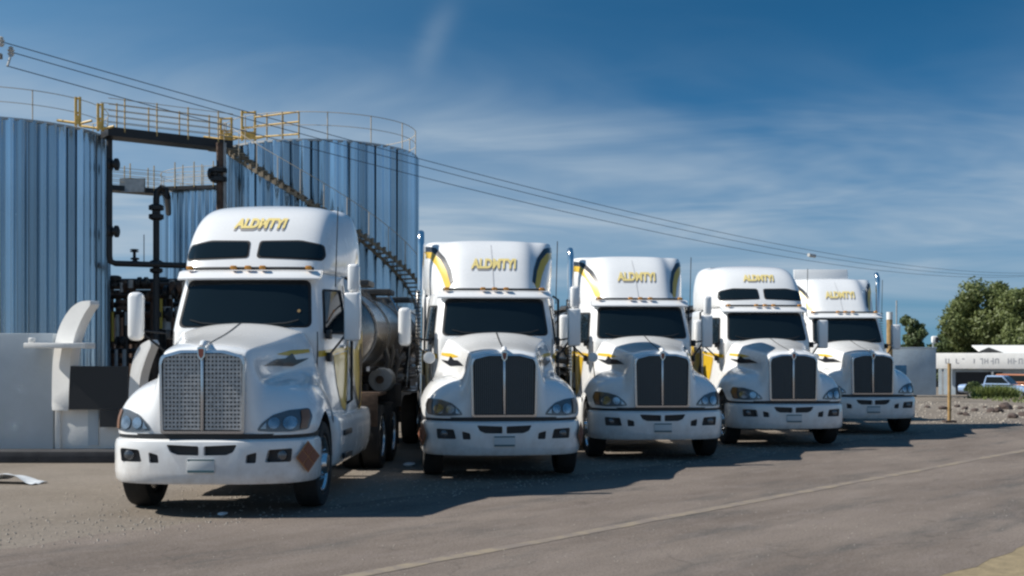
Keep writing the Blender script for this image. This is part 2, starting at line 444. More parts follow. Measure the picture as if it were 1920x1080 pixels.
AX = {'front': (lambda u, v: Vector((u, -6, v)), Vector((0, 1, 0))), 'right': (lambda u, v: Vector((6, u, v)), Vector((-1, 0, 0))),
      'left': (lambda u, v: Vector((-6, u, v)), Vector((1, 0, 0))), 'top': (lambda u, v: Vector((u, v, 9)), Vector((0, 0, -1)))}
def drape(bm, bvh, side, off, step=.07):
    """bm lies flat in its (x,y) plane; cut it to a grid and lay it onto the body"""
    if not bm.verts: return
    for ax in (0, 1):
        lo = min(v.co[ax] for v in bm.verts); hi = max(v.co[ax] for v in bm.verts)
        k = math.floor(lo / step) + 1
        while k * step < hi:
            n = [0, 0, 0]; n[ax] = 1; c = [0, 0, 0]; c[ax] = k * step
            bmesh.ops.bisect_plane(bm, geom=list(bm.verts) + list(bm.edges) + list(bm.faces), plane_co=c, plane_no=n, dist=1e-6); k += 1
    fn, d = AX[side]
    for v in bm.verts:
        o = fn(v.co.x, v.co.y); hit, nor, _, _ = bvh.ray_cast(o, d)
        if hit is None:
            hit, nor, _, _ = bvh.find_nearest(o + d * 6)
        if nor.dot(d) > 0: nor = -nor
        v.co = hit - d * off * .4 + nor * off
def patch(name, poly, bvh, side, m, parent, off=.004, step=.07):
    bm = bmesh.new(); bm.faces.new([bm.verts.new((u, v, 0)) for u, v in poly])
    drape(bm, bvh, side, off, step)
    for f in bm.faces:
        if f.normal.dot(AX[side][1]) > 0: f.normal_flip()
    me = bpy.data.meshes.new(name); bm.to_mesh(me); bm.free()
    for p in me.polygons: p.use_smooth = True
    return link(name, me, m, parent)
def text_bm(s, size, shear=0., bold=0., space=1.0):
    cu = bpy.data.curves.new('t', 'FONT'); cu.body = s; cu.size = size; cu.shear = shear; cu.offset = bold; cu.space_character = space
    cu.align_x = 'CENTER'; cu.align_y = 'CENTER'; cu.resolution_u = 3
    o = bpy.data.objects.new('t', cu); COL.objects.link(o)
    dg = bpy.context.evaluated_depsgraph_get(); dg.update()
    me = bpy.data.meshes.new_from_object(o.evaluated_get(dg), depsgraph=dg)
    bpy.data.objects.remove(o)
    bm = bmesh.new(); bm.from_mesh(me); return bm

# ------------------------------------------------------------------ ground, road
def smooth(a, b, x):
    t = max(0., min(1., (x - a) / (b - a))); return t * t * (3 - 2 * t)
def gz(x, y): return -1.05 * smooth(50, 59, y) * smooth(9, 14, x)
xs = sorted(set([-1500, -700, -300, -150, -80, -50] + list(range(-40, 70, 2)) + [75, 85, 100, 150, 300, 700, 1500]))
ys = sorted(set([-300, -100, -40, -10] + list(range(0, 70, 2)) + [75, 85, 100, 150, 300, 700, 1600, 3000]))
gv = [(x, y, gz(x, y)) for y in ys for x in xs]
nx = len(xs)
gf = [(j * nx + i, j * nx + i + 1, (j + 1) * nx + i + 1, (j + 1) * nx + i) for j in range(len(ys) - 1) for i in range(nx - 1)]
tag(link('ground', mesh(gv, gf, 60), GROUND), kind='structure')

RU = Vector((.657, .754, 0)); RN = Vector((.754, -.657, 0))            # along the road; across it towards the camera
ROADROT = math.atan2(RU.y, RU.x)
def strip(name, n0, n1, t0, t1, z, m, ja=0., jb=0., dt=.5, seed=0):
    """a sheet along the road between offsets n0 < n1, its edges frayed by ja, jb; local X runs along the road"""
    V, Fc = [], []; k = int((t1 - t0) / dt)
    for i in range(k + 1):
        t = t0 + (t1 - t0) * i / k
        e0 = n0 + ja * (noise.noise(Vector((t * .5, seed, 0))) + .5 * noise.noise(Vector((t * 1.7, seed, 3))))
        e1 = n1 + jb * (noise.noise(Vector((t * .6, seed + 9, 0))) + .5 * noise.noise(Vector((t * 2.1, seed, 7))))
        V += [(t, -e0, 0), (t, -e1, 0)]
        if i: Fc.append((2 * i - 2, 2 * i - 1, 2 * i + 1, 2 * i))
    me = mesh(V, Fc)
    o = link(name, me, m); o.rotation_euler = (0, 0, ROADROT); o.location = (0, 0, z); return o
tag(strip('road', -11.0, -3.66, -40, 60, .004, ROAD, .35, .10, .25, 1), kind='structure')
tag(strip('road_edge_line', -7.43, -7.26, -40, 60, .008, LINE, .04, .04, .25, 5), kind='structure')
tag(strip('verge', -3.95, -1.2, -40, 60, .002, VERGE, .0, .2, .25, 3), kind='structure')
tag(strip('road_far', -11.2, -3.6, 60, 700, .004, ROAD, .0, .0, 20, 1), kind='structure')

# ------------------------------------------------------------------ the trucks
def plan_y(x):                                     # bumper front, seen from above
    P = [(0, .0), (.3, .005), (.6, .04), (.8, .10), (.95, .18), (1.08, .31), (1.16, .47), (1.195, .64)]
    x = abs(x)
    for (a, ya), (b, yb) in zip(P, P[1:]):
        if x <= b: return ya + (yb - ya) * (x - a) / (b - a)
    return P[-1][1]
BPATH = [(0, .0), (.2, .002), (.4, .015), (.6, .045), (.74, .085), (.86, .135), (.96, .20), (1.04, .275), (1.10, .36), (1.15, .46), (1.18, .56), (1.195, .68), (1.20, .80)]
SLOT = rpoly([(.03, .80), (.40, .815), (.36, .735), (.28, .70), (.03, .695)], .02)
HOLE = rpoly([(.50, .70), (.615, .73), (.605, .61), (.49, .61)], .02)
FOG = rpoly([(.735, .755), (.985, .765), (.97, .615), (.70, .615)], .025)
def mirror2(p): return [(-x, z) for x, z in reversed(p)]

def bumper_mesh():
    prof = [(.035, .375), (.008, .41), (0, .50), (.0, .79), (.012, .845), (.05, .872), (.30, .872), (.30, .375)]     # (set back, z)
    path = [(-x, y) for x, y in reversed(BPATH[1:])] + BPATH
    V, Fc = [], []
    for i, (x, y) in enumerate(path):
        a, b = path[max(i - 1, 0)], path[min(i + 1, len(path) - 1)]
        t = Vector((b[0] - a[0], b[1] - a[1])).normalized(); n = Vector((-t.y, t.x))   # inward
        for o, z in prof:
            k = o if o < .2 else .16
            V.append((x + n.x * k, y + n.y * k, z))
    m = len(prof)
    for i in range(len(path) - 1):
        for k in range(m): Fc.append((i * m + k, i * m + (k + 1) % m, (i + 1) * m + (k + 1) % m, (i + 1) * m + k))
    Fc.append(tuple(range(m))); Fc.append(tuple((len(path) - 1) * m + k for k in range(m)))
    me = mesh(V, Fc)
    bm = bmesh.new(); bm.from_mesh(me); bmesh.ops.recalc_face_normals(bm, faces=bm.faces); bm.to_mesh(me); bm.free()
    bm = bmesh.new()
    for p in (SLOT, HOLE, FOG):
        cx = sum(q[0] for q in p) / len(p)
        for q in (p, mirror2(p)): prism_bm(bm, q, 'y', -1, plan_y(cx) + .085)
    bmesh.ops.recalc_face_normals(bm, faces=bm.faces)
    cm = bpy.data.meshes.new('cut'); bm.to_mesh(cm); bm.free()
    co = bpy.data.objects.new('cut', cm); COL.objects.link(co)
    res = evaluated(me, [('BOOLEAN', dict(operation='DIFFERENCE', object=co, solver='EXACT'))])
    bpy.data.objects.remove(co)
    for p in res.polygons: p.use_smooth = True
    res.set_sharp_from_angle(angle=R(38)); return res

def hood_mesh():
    # rows run from the nose up and back to the cowl; columns from the centre line out over the fender
    T = [
     [(0,.10,.915),(.26,.10,.915),(.49,.105,.915),(.53,.11,.915),(.64,.115,.915),(.85,.185,.915),(1.0,.285,.915),(1.11,.44,.915),(1.165,.66,.915)],
     [(0,.095,1.02),(.26,.095,1.02),(.49,.10,1.02),(.53,.105,1.02),(.64,.115,1.02),(.85,.19,1.02),(1.01,.295,1.02),(1.13,.455,1.02),(1.185,.70,.96)],
     [(0,.10,1.45),(.26,.10,1.45),(.49,.10,1.43),(.535,.11,1.38),(.63,.17,1.28),(.83,.26,1.23),(1.0,.37,1.19),(1.13,.52,1.13),(1.195,.74,1.0)],
     [(0,.10,1.84),(.26,.10,1.835),(.47,.11,1.81),(.53,.16,1.70),(.62,.34,1.46),(.82,.42,1.40),(1.0,.51,1.33),(1.14,.64,1.20),(1.20,.80,1.05)],
     [(0,.16,1.905),(.26,.165,1.90),(.475,.19,1.855),(.535,.28,1.72),(.575,.52,1.50),(.80,.60,1.475),(1.02,.72,1.40),(1.155,.84,1.24),(1.205,.93,1.13)],
     [(0,.45,1.965),(.28,.46,1.955),(.51,.50,1.90),(.575,.60,1.74),(.60,.82,1.53),(.82,.90,1.53),(1.03,1.0,1.45),(1.165,1.08,1.29),(1.21,1.12,1.17)],
     [(0,.95,2.04),(.32,.96,2.03),(.59,1.0,1.95),(.66,1.08,1.78),(.68,1.22,1.57),(.86,1.26,1.56),(1.03,1.32,1.47),(1.165,1.36,1.31),(1.21,1.38,1.16)],
     [(0,1.40,2.14),(.37,1.41,2.12),(.68,1.42,2.035),(.82,1.45,1.84),(.85,1.52,1.66),(.92,1.56,1.58),(1.03,1.60,1.46),(1.15,1.63,1.28),(1.20,1.64,1.05)],
     [(0,1.72,2.225),(.42,1.74,2.20),(.78,1.77,2.105),(.91,1.78,1.86),(.94,1.78,1.67),(.97,1.78,1.56),(1.03,1.78,1.42),(1.12,1.78,1.22),(1.17,1.78,.95)],
     [(0,1.80,2.20),(.42,1.82,2.175),(.78,1.84,2.08),(.91,1.85,1.85),(.94,1.85,1.66),(.97,1.85,1.55),(1.02,1.85,1.41),(1.10,1.85,1.21),(1.14,1.85,.95)],
    ]
    def mixp(a, b, t): return tuple(p * (1 - t) + q * t for p, q in zip(a, b))
    T = [row[:2] + [mixp(row[1], row[2], .80), row[2], mixp(row[2], row[3], .22)] + row[3:5] + [mixp(row[4], row[5], .25)] + row[5:] for row in T]
    V, Fc = [], []; nc = len(T[0]); W = 2 * nc - 1
    for row in T:
        full = [(-x, y, z) for x, y, z in row[:0:-1]] + list(row)
        V += full
    for i in range(len(T) - 1):
        for k in range(W - 1): Fc.append((i * W + k, i * W + k + 1, (i + 1) * W + k + 1, (i + 1) * W + k))
    return subsurf(V, Fc, 2, 60)

def cab_mesh():
    L = lambda f, xc, xs, ys: [(0, f), (.45, f + .012), (xc - .10, f + .07), (xc, f + .15), (xs, f + .45), (xs + .11, ys - .1), (xs + .10, ys), (0, ys)]
    lv = []
    for z, f, xc, xs in ((.98, 1.80, .92, 1.0), (1.0, 1.80, .93, 1.01), (1.6, 1.79, .95, 1.03), (2.06, 1.78, .95, 1.03), (2.12, 1.78, .95, 1.025), (2.45, 1.93, .92, 1.0), (2.74, 2.06, .88, .97), (2.86, 2.12, .86, .95), (2.90, 2.16, .84, .93)):
        lv.append((z, L(f, xc, xs, 3.3)))
    return loft(lv, 2)
def sleeper_mesh():
    lv = []
    for z, w in ((.98, 1.12), (1.0, 1.14), (1.7, 1.16), (2.4, 1.155), (2.86, 1.14), (2.88, 1.12)):
        lv.append((z, [(0, 3.18), (.8, 3.18), (w - .1, 3.19), (w - .02, 3.28), (w, 3.5), (w + .01, 3.85), (w + .01, 4.14), (w - .04, 4.19), (w - .3, 4.19), (0, 4.19)]))
    return loft(lv, 2)
def high_roof_mesh():
    L = lambda f, w, xc, xr, rr: [(0, f), (w * .5, f + .015), (w, f + .06), (xc, f + .22), (xc + .05, f + .6), (xr, 3.7), (xr, rr - .08), (xr - .05, rr), (xr - .4, rr), (0, rr)]
    lv = [(2.84, L(2.14, .80, .93, 1.12, 4.19)), (2.90, L(2.17, .80, .94, 1.13, 4.19)), (3.10, L(2.30, .82, .97, 1.14, 4.19)), (3.36, L(2.48, .80, .96, 1.13, 4.19)),
          (3.58, L(2.68, .76, .93, 1.10, 4.18)), (3.74, L(2.90, .70, .87, 1.05, 4.16)), (3.83, L(3.12, .62, .79, .97, 4.12)), (3.875, L(3.40, .46, .60, .78, 4.02))]
    return loft(lv, 2)
def fairing_mesh():
    # front sheet leaning back between two raised side ridges that flare out to the rear
    def L(f, w, xm, xr, rr=4.19): return [(0, f), (w * .55, f + .0), (w * .80, f + .02), (w * .98, f + .085), (w + .09, f + .21), (xm, f + .42 * (3.6 - f)), (xr - .02, 3.6), (xr, rr - .06), (xr - .05, rr), (xr - .4, rr), (0, rr)]
    lv = [(2.80, L(2.14, .66, .97, 1.10)), (2.86, L(2.19, .66, .98, 1.12)), (3.05, L(2.33, .665, 1.0, 1.14)), (3.30, L(2.52, .67, 1.02, 1.155)), (3.55, L(2.76, .67, 1.03, 1.16)),
          (3.72, L(2.98, .665, 1.02, 1.15)), (3.80, L(3.12, .66, 1.0, 1.14)), (3.815, L(3.18, .62, .95, 1.10, 4.16))]
    return loft(lv, 2)

CACHE = {}
def cached(key, fn):
    if key not in CACHE: CACHE[key] = fn()
    return CACHE[key]
def part(key, name, fn, m, parent):
    """first time build the object with fn; afterwards copy it with its own sub-parts, sharing mesh data"""
    if key in CACHE:
        src = CACHE[key]; c = src.copy(); COL.objects.link(c); c.parent = parent
        for ch in list(src.children):
            d = ch.copy(); COL.objects.link(d); d.parent = c
        return c
    o = fn(name, m, parent); CACHE[key] = o; return o

TYRE_P = [(.34, -.10), (.37, -.145), (.46, -.15), (.495, -.135), (.508, -.10), (.51, 0), (.508, .10), (.495, .135), (.46, .15), (.37, .145), (.34, .10)]
def tyre_bm_mesh():
    me = lathe_mesh(TYRE_P, 40); return me
RIMF = [(.30, -.10), (.345, -.08), (.35, .10), (.335, .135), (.315, .13), (.29, .06), (.255, .045), (.225, .085), (.20, .10), (.135, .105), (.125, .16), (.11, .19), (.02, .195)]
RIMR = [(.30, -.08), (.345, -.06), (.35, .12), (.335, .142), (.315, .13), (.30, -.02), (.20, -.05), (.14, -.05), (.13, .06), (.11, .08), (.02, .085)]
def wheel(parent, x, y, side, front, steer=0.):
    w = bpy.data.objects.new('wheel', cached('tyre', tyre_bm_mesh)); COL.objects.link(w)
    if not w.data.materials: w.data.materials.append(TYRE)
    w.parent = parent; w.location = (x, y, .51); w.rotation_euler = (0, 0, (0 if side > 0 else math.pi) + steer)
    key = 'rimf' if front else 'rimr'
    r = link('rim', cached(key, lambda: lathe_mesh(RIMF if front else RIMR, 32)), ALU, w)
    def nuts():
        bm = bmesh.new(); xx = .105 if front else -.045
        for k in range(10):
            a = 2 * math.pi * k / 10; add_lathe(bm, [(.018, xx), (.018, xx + .035), (.008, xx + .045)], 6, 'x', (0, .168 * math.cos(a), .168 * math.sin(a)))
        bmesh.ops.recalc_face_normals(bm, faces=bm.faces); me = bpy.data.meshes.new('nuts'); bm.to_mesh(me); bm.free(); return me
    link('wheel_nuts', cached(key + 'n', nuts), CHROME, w)
    return w

HEADL = rpoly([(.60, .965), (.645, 1.04), (.76, 1.135), (.92, 1.185), (1.10, 1.20), (1.14, 1.10), (1.115, .965), (.95, .945), (.75, .95)], .03)
def build_truck(loc, rz, kind, label, stack=None, screen=False, placard=(), deflector=False, upper=True):
    t = empty('semi_truck', loc, label, 'truck', 'white semi trucks parked in a row', rz)
    hood_me = cached('hood_me', hood_mesh); cab_me = cached('cab_me', cab_mesh); slp_me = cached('slp_me', sleeper_mesh)
    roof_me = cached('roof_' + kind, high_roof_mesh if kind == 'high' else fairing_mesh)
    bum_me = cached('bum_me', bumper_mesh)
    bv_h = cached('bv_h', lambda: bvh_of(hood_me)); bv_c = cached('bv_c', lambda: bvh_of(cab_me)); bv_s = cached('bv_s', lambda: bvh_of(slp_me, cab_me, hood_me))
    bv_r = cached('bv_r' + kind, lambda: bvh_of(roof_me)); bv_b = cached('bv_b', lambda: bvh_of(bum_me))
    bv_side = cached('bv_sd' + kind, lambda: bvh_of(roof_me, slp_me, cab_me))
    P = lambda key, name, fn, m, par=t: part(key, name, fn, m, par)
    # bumper
    b = P('bumper', 'bumper', lambda n, m, p: link(n, bum_me, m, p), PAINT)
    for s in (1, -1):
        f = (lambda q: q) if s > 0 else mirror2
        P(('slot', s), 'air_slot', lambda n, m, p: prism(n, f(SLOT), 'y', plan_y(.2) + .06, plan_y(.2) + .084, m, p), BLACK)
        P(('hole', s), 'tow_hole', lambda n, m, p: prism(n, f(HOLE), 'y', plan_y(.55) + .06, plan_y(.55) + .084, m, p), BLACK)
        def fog(n, m, p):
            o = prism(n, f(FOG), 'y', plan_y(.85) + .055, plan_y(.85) + .084, m, p)
            bm = bmesh.new(); add_lathe(bm, [(.055, 0), (.055, -.02), (.04, -.03), (.01, -.034)], 20, 'y', (s * .875, plan_y(.85) + .054, .69))
            obj('lens', bm, LAMPD, o, 40); return o
        P(('fog', s), 'fog_light', fog, BLACK)
    gap = P('gap', 'bumper_gap', lambda n, m, p: link(n, bumper_gap_mesh(), m, p), BLACK)
    def plate(n, m, p):
        o = box(n, (0, -.012, .585), (.31, .012, .155), m, p, .004)
        box('plate_band', (0, -.0195, .523), (.30, .004, .026), PLATEB, o); box('plate_band', (0, -.0195, .650), (.30, .004, .018), PLATEB, o); return o
    P('plate', 'licence_plate', plate, PLATE)
    for s in placard:
        def plc(n, m, p):
            c, h = (.52, .66), .165
            # the diamond hangs on the bumper's end, facing out and forward
            o = None
            base = Vector((s * (1.115 if screen else 1.165), .36 if screen else .50, .66)); nrm = Vector((s * (.80 if screen else .94), -.60 if screen else -.34, 0)).normalized(); tan = Vector((-nrm.y, nrm.x, 0)) * s
            def quad(k, cx, cz, hh, mm, par, offs):
                bm = bmesh.new()
                fr = [base + tan * (cx + hh * a) + Vector((0, 0, cz + hh * b_)) + nrm * offs for a, b_ in ((0, 1), (1, 0), (0, -1), (-1, 0))]
                bk = [q - nrm * .008 for q in fr]
                A = [bm.verts.new(q) for q in fr]; B = [bm.verts.new(q) for q in bk]
                bm.faces.new(A); bm.faces.new(B)
                for i in range(4): bm.faces.new((A[i], A[(i + 1) % 4], B[(i + 1) % 4], B[i]))
                return obj(k, bm, mm, par)
            o = quad(n, 0, 0, .18, m, p, .03)
            for a, b_ in ((0, .085), (.085, 0), (0, -.085), (-.085, 0)): quad('placard_cell', a, b_, .074, PLACR, o, .037)
            return o
        P(('plac', s, screen), 'hazard_placard', plc, PLACF)
    # hood, grille, lamps
    h = P('hood', 'hood', lambda n, m, p: link(n, hood_me, m, p), PAINT)
    P('crease', 'hood_crease', lambda n, m, p: patch(n, [(-.011, .32), (.011, .32), (.011, 1.74), (-.011, 1.74)], bv_h, 'top', m, p, .004, .1), LAMPD)
    def grille(n, m, p):
        out = rpoly([(-.475, .935), (.475, .935), (.49, 1.72), (.465, 1.80), (.25, 1.86), (-.25, 1.86), (-.465, 1.80), (-.49, 1.72)], .035)
        inn = rpoly([(-.445, .965), (.445, .965), (.46, 1.71), (.435, 1.775), (.23, 1.828), (-.23, 1.828), (-.435, 1.775), (-.46, 1.71)], .03)
        bm = bmesh.new(); N = len(out)
        R4 = [[bm.verts.new((x, yy, z)) for x, z in q] for q, yy in ((out, .115), (out, .035), (inn, .03), (inn, .115))]
        for A, B in zip(R4, R4[1:]):
            for k in range(N): bm.faces.new((A[k], A[(k + 1) % N], B[(k + 1) % N], B[k]))
        add_box(bm, (0, .055, 1.40), (.036, .05, .86), None, .008)
        o = obj(n, bm, m, p, 35)
        return o, inn
    if 'grille' not in CACHE:
        CACHE['grille'], CACHE['inn'] = grille('grille_frame', FRAME, t)
    else: P('grille', 'grille_frame', None, None)
    inn = CACHE['inn']
    P('gback', 'grille_backing', lambda n, m, p: prism(n, inn, 'y', .078, .09, m, p), BLACK)
    for s in (1, -1):
        def bars(n, m, p):
            bm = bmesh.new()
            def top(x): x = abs(x); return 1.82 if x < .23 else 1.82 - (x - .23) * .25
            if screen:
                for k in range(10):
                    x = s * (.05 + k * .0425); zt = min(top(x), 1.82); add_box(bm, (x, .062, (zt + .98) / 2), (.023, .018, zt - .98))
                for k in range(19):
                    z = 0.99 + k * .0452; w = .415; add_box(bm, (s * (.03 + w / 2), .060, z), (w, .020, .023))
            else:
                for k in range(14):
                    x = s * (.045 + k * .0288); zt = min(top(x), 1.82); add_box(bm, (x, .064, (zt + .98) / 2), (.012, .022, zt - .98))
            return obj(n, bm, m, p)
        P(('bars', s, screen), 'grille_screen' if screen else 'grille_bars', bars, MESHM if screen else GRILLE)
    def badge(n, m, p):
        bm = bmesh.new(); prism_bm(bm, rpoly([(-.045, 1.89), (.045, 1.89), (.04, 1.79), (0, 1.74), (-.04, 1.79)], .015), 'y', .0, .06)
        o = obj(n, bm, m, p, 40)
        bm = bmesh.new(); prism_bm(bm, rpoly([(-.03, 1.875), (.03, 1.875), (.026, 1.80), (0, 1.765), (-.026, 1.80)], .012), 'y', -.008, .0)
        obj('badge_face', bm, EMB, o)
        bm = bmesh.new(); add_tube(bm, [(0, .02, 1.89), (0, .08, 1.935), (0, .18, 1.94), (0, .32, 1.955)], [.035, .04, .03, .012], 8); obj('badge_wing', bm, PAINT, o, 50)
        return o
    P('badge', 'hood_badge', badge, CHROME)
    for s in (1, -1):
        f = (lambda q: q) if s > 0 else mirror2
        def hl(n, m, p):
            o = patch(n, f(HEADL), bv_h, 'front', m, p, .006, .05)
            for cx, r, k in ((.78, .062, 'low_beam'), (.94, .072, 'high_beam')):
                c = [(s * cx + r * math.cos(a * math.pi / 8), 1.045 + r * math.sin(a * math.pi / 8)) for a in range(16)]
                patch(k, c, bv_h, 'front', LAMP, o, .014, .05)
            patch('turn_signal', f(rpoly([(1.03, 1.18), (1.095, 1.185), (1.12, 1.10), (1.10, .98), (1.04, .97), (1.05, 1.08)], .015)), bv_h, 'front', AMBERD, o, .014, .05)
            patch('lens_rim', f(rpoly([(.64, .985), (.70, 1.06), (.70, .985)], .01)), bv_h, 'front', LAMP, o, .014, .05)
            return o
        P(('hl', s), 'headlight', hl, LAMPD)
        # livery on the hood side: black splash over a yellow streak
        P(('hood_y', s), 'livery_yellow_streak', lambda n, m, p: patch(n, rpoly([(.95, 1.815), (1.30, 1.865), (1.70, 1.88), (1.70, 1.84), (1.2, 1.80)], .02), bv_h, 'right' if s > 0 else 'left', m, p, .004, .06), YEL)
        P(('hood_k', s), 'livery_black_splash', lambda n, m, p: patch(n, rpoly([(.55, 1.68), (.95, 1.76), (1.15, 1.765), (1.30, 1.83), (1.36, 1.75), (1.64, 1.77), (1.30, 1.67), (.9, 1.68)], .02), bv_h, 'right' if s > 0 else 'left', m, p, .007, .06), LDARK)
    # cab
    P('cab', 'cab', lambda n, m, p: link(n, cab_me, m, p), PAINT)
    ws = rpoly([(-.80, 2.765), (.80, 2.765), (.865, 2.15), (-.865, 2.15)], .09)
    wsi = rpoly([(-.765, 2.73), (.765, 2.73), (.83, 2.17), (-.83, 2.17)], .08)
    def wsf(n, m, p):
        o = patch(n, ws, bv_c, 'front', m, p, .004, .08); patch('glass', wsi, bv_c, 'front', GLASS, o, .009, .08); return o
    P('ws', 'windshield', wsf, RUBBER)
    for s in (1, -1):
        P(('wiper', s), 'wiper', lambda n, m, p: tube(n, [(s * .25, 1.79, 2.19), (s * .55, 1.82, 2.21), (s * .70, 1.87, 2.25)], .009, m, p, 5), BLACK)
        side = 'right' if s > 0 else 'left'
        def dw(n, m, p):
            o = patch(n, rpoly([(2.05, 2.08), (2.28, 2.66), (2.98, 2.68), (3.0, 2.08)], .06), bv_c, side, m, p, .004, .08)
            patch('glass', rpoly([(2.12, 2.11), (2.31, 2.63), (2.95, 2.65), (2.96, 2.11)], .05), bv_c, side, GLASS, o, .009, .08); return o
        P(('dw', s), 'side_window', dw, RUBBER)
        def seam(n, m, p):
            o = patch(n, [(3.04, 1.0), (3.075, 1.0), (3.075, 2.74), (3.04, 2.74)], bv_c, side, m, p, .004, .15)
            patch('door_seam', [(1.93, 1.0), (1.945, 1.0), (1.945, 2.1), (1.93, 2.1)], bv_c, side, BLACK, o, .004, .15); return o
        P(('seam', s), 'door_seal', seam, BLACK)
        P(('handle', s), 'door_handle', lambda n, m, p: box(n, (s * 1.115, 2.86, 1.92), (.04, .16, .045), m, p, .012), CHROME)
        P(('grab', s), 'grab_rail', lambda n, m, p: tube(n, [(s * 1.10, 3.13, 1.15), (s * 1.175, 3.11, 1.2), (s * 1.175, 3.11, 2.80), (s * 1.08, 3.13, 2.86)], .022, m, p, 6), BLACK)
    def visor(n, m, p):
        bm = bmesh.new(); pts = []
        for x in (-.93, -.80, -.5, 0, .5, .80, .93):
            y0 = 2.03 + .10 * (abs(x) / .93) ** 3
            pts.append([(x, y0 + .10, 2.80), (x, y0 - .045, 2.765), (x, y0 - .05, 2.785), (x, y0 + .03, 2.875), (x, y0 + .18, 2.905)])
        rr = [[bm.verts.new(q) for q in ring] for ring in pts]
        for A, B in zip(rr, rr[1:]):
            for k in range(5): bm.faces.new((A[k], A[(k + 1) % 5], B[(k + 1) % 5], B[k]))
        bm.faces.new(rr[0]); bm.faces.new(rr[-1]); return obj(n, bm, m, p, 50)
    P('visor', 'sun_visor', visor, PAINT)
    P('visor_gap', 'marker_strip', lambda n, m, p: tube(n, [(x, 2.10 + .10 * (abs(x) / .93) ** 3, 2.915) for x in (-.84, -.5, 0, .5, .84)], .022, m, p, 6), BLACK)
    for k, x in enumerate((-.78, -.19, 0, .19, .78)):
        P(('mk', k), 'marker_light', lambda n, m, p: box(n, (x, 2.065 + .10 * (abs(x) / .93) ** 3, 2.922), (.085, .07, .05), m, p, .015), AMBER)
    # sleeper, roof
    P('sleeper', 'sleeper', lambda n, m, p: link(n, slp_me, m, p), PAINT)
    P('roof' + kind, 'roof_fairing', lambda n, m, p: link(n, roof_me, m, p), PAINT)
    if kind == 'high':
        for s in (1, -1):
            f = (lambda q: q) if s > 0 else mirror2
            def up(n, m, p):
                o = patch(n, f(rpoly([(.06, 3.30), (.05, 3.06), (.90, 3.03), (.93, 3.10), (.90, 3.25), (.60, 3.31)], .05)), bv_r, 'front', m, p, .004, .06)
                patch('glass', f(rpoly([(.085, 3.28), (.075, 3.08), (.88, 3.055), (.905, 3.11), (.875, 3.235), (.60, 3.285)], .05)), bv_r, 'front', GLASS, o, .009, .06); return o
            P(('up', s), 'roof_window', up, RUBBER)
        tz, tsize = 3.54, .19
    else:
        for s in (1, -1):
            f = (lambda q: q) if s > 0 else mirror2
            P(('st_y', s), 'livery_yellow_stripe', lambda n, m, p: patch(n, f([(.70, 3.02), (.76, 3.25), (.85, 3.45), (.98, 3.60), (1.15, 3.66), (1.15, 3.55), (1.03, 3.50), (.93, 3.36), (.85, 3.18), (.79, 2.98), (.73, 2.95)]), bv_r, 'front', m, p, .005, .05), YEL)
            P(('st_k', s), 'livery_black_stripe', lambda n, m, p: patch(n, f([(.655, 3.06), (.70, 3.28), (.79, 3.50), (.93, 3.68), (1.14, 3.75), (1.15, 3.665), (.98, 3.605), (.85, 3.455), (.76, 3.255), (.705, 3.02)]), bv_r, 'front', m, p, .009, .05), LDARK)
        P('fseam', 'fairing_seam', lambda n, m, p: patch(n, [(-.006, 2.96), (.006, 2.96), (.006, 3.72), (-.006, 3.72)], bv_r, 'front', m, p, .003, .1), SEAMG)
        tz, tsize = 3.36, .235
    for key, m, dx, dz, off in (('txt', LTEXT, 0, 0, .010), ('txs', LSHAD, .0, -.032, .005)):
        def txt(n, mm, p):
            bm = text_bm('ALDMTYI', tsize, .16, .010, 1.0)
            for v in bm.verts: v.co.x = v.co.x * (.86 if kind == 'high' else .76) + dx + .02; v.co.y += tz + dz
            drape(bm, bv_r, 'front', off, .08)
            for fa in bm.faces:
                if fa.normal.y > 0: fa.normal_flip()
            me = bpy.data.meshes.new(n); bm.to_mesh(me); bm.free(); return link(n, me, mm, p)
        P((key, kind), 'lettering' if key == 'txt' else 'lettering_shadow', txt, m)
    if deflector:
        box('wind_deflector', (-.22, 3.42, 3.93), (1.42, .05, .30), PAINT, t, .015, Matrix.Rotation(R(-12), 3, 'X'))
        for x in (-.7, .3): box('deflector_bracket', (x, 3.62, 3.86), (.05, .36, .10), BLACK, t)
    # livery on the sleeper sides
    for s in (1, -1):
        side = 'right' if s > 0 else 'left'
        P(('lv1', s), 'livery_yellow_panel', lambda n, m, p: patch(n, rpoly([(3.22, 1.92), (3.5, 1.88), (4.13, 2.20), (4.14, 1.05), (4.0, 1.02), (3.62, 1.25), (3.36, 1.6)], .06), bv_s, side, m, p, .004, .1), YEL)
        P(('lv2', s), 'livery_black_swoosh', lambda n, m, p: patch(n, rpoly([(3.16, 1.95), (3.24, 1.92), (3.40, 1.55), (3.66, 1.24), (4.06, 1.0), (3.96, 1.0), (3.58, 1.2), (3.30, 1.5)], .02), bv_s, side, m, p, .007, .1), LDARK)
        P(('lv3', s), 'livery_brown_band', lambda n, m, p: patch(n, rpoly([(3.76, 1.85), (3.94, 2.0), (4.02, 1.7), (3.97, 1.1), (3.80, 1.1), (3.84, 1.5)], .05), bv_s, side, m, p, .008, .1), RUST)
        P(('lv0', s), 'livery_yellow_panel', lambda n, m, p: patch(n, rpoly([(2.40, 1.80), (3.03, 1.86), (3.03, 1.05), (2.82, 1.12), (2.58, 1.42)], .06), bv_c, side, m, p, .006, .1), YEL)
        P(('ywd', s), 'livery_yellow_streak', lambda n, m, p: patch(n, rpoly([(1.95, 1.86), (3.1, 1.93), (3.1, 1.88), (1.95, 1.78)], .02), bv_c, side, m, p, .006, .1), YEL)
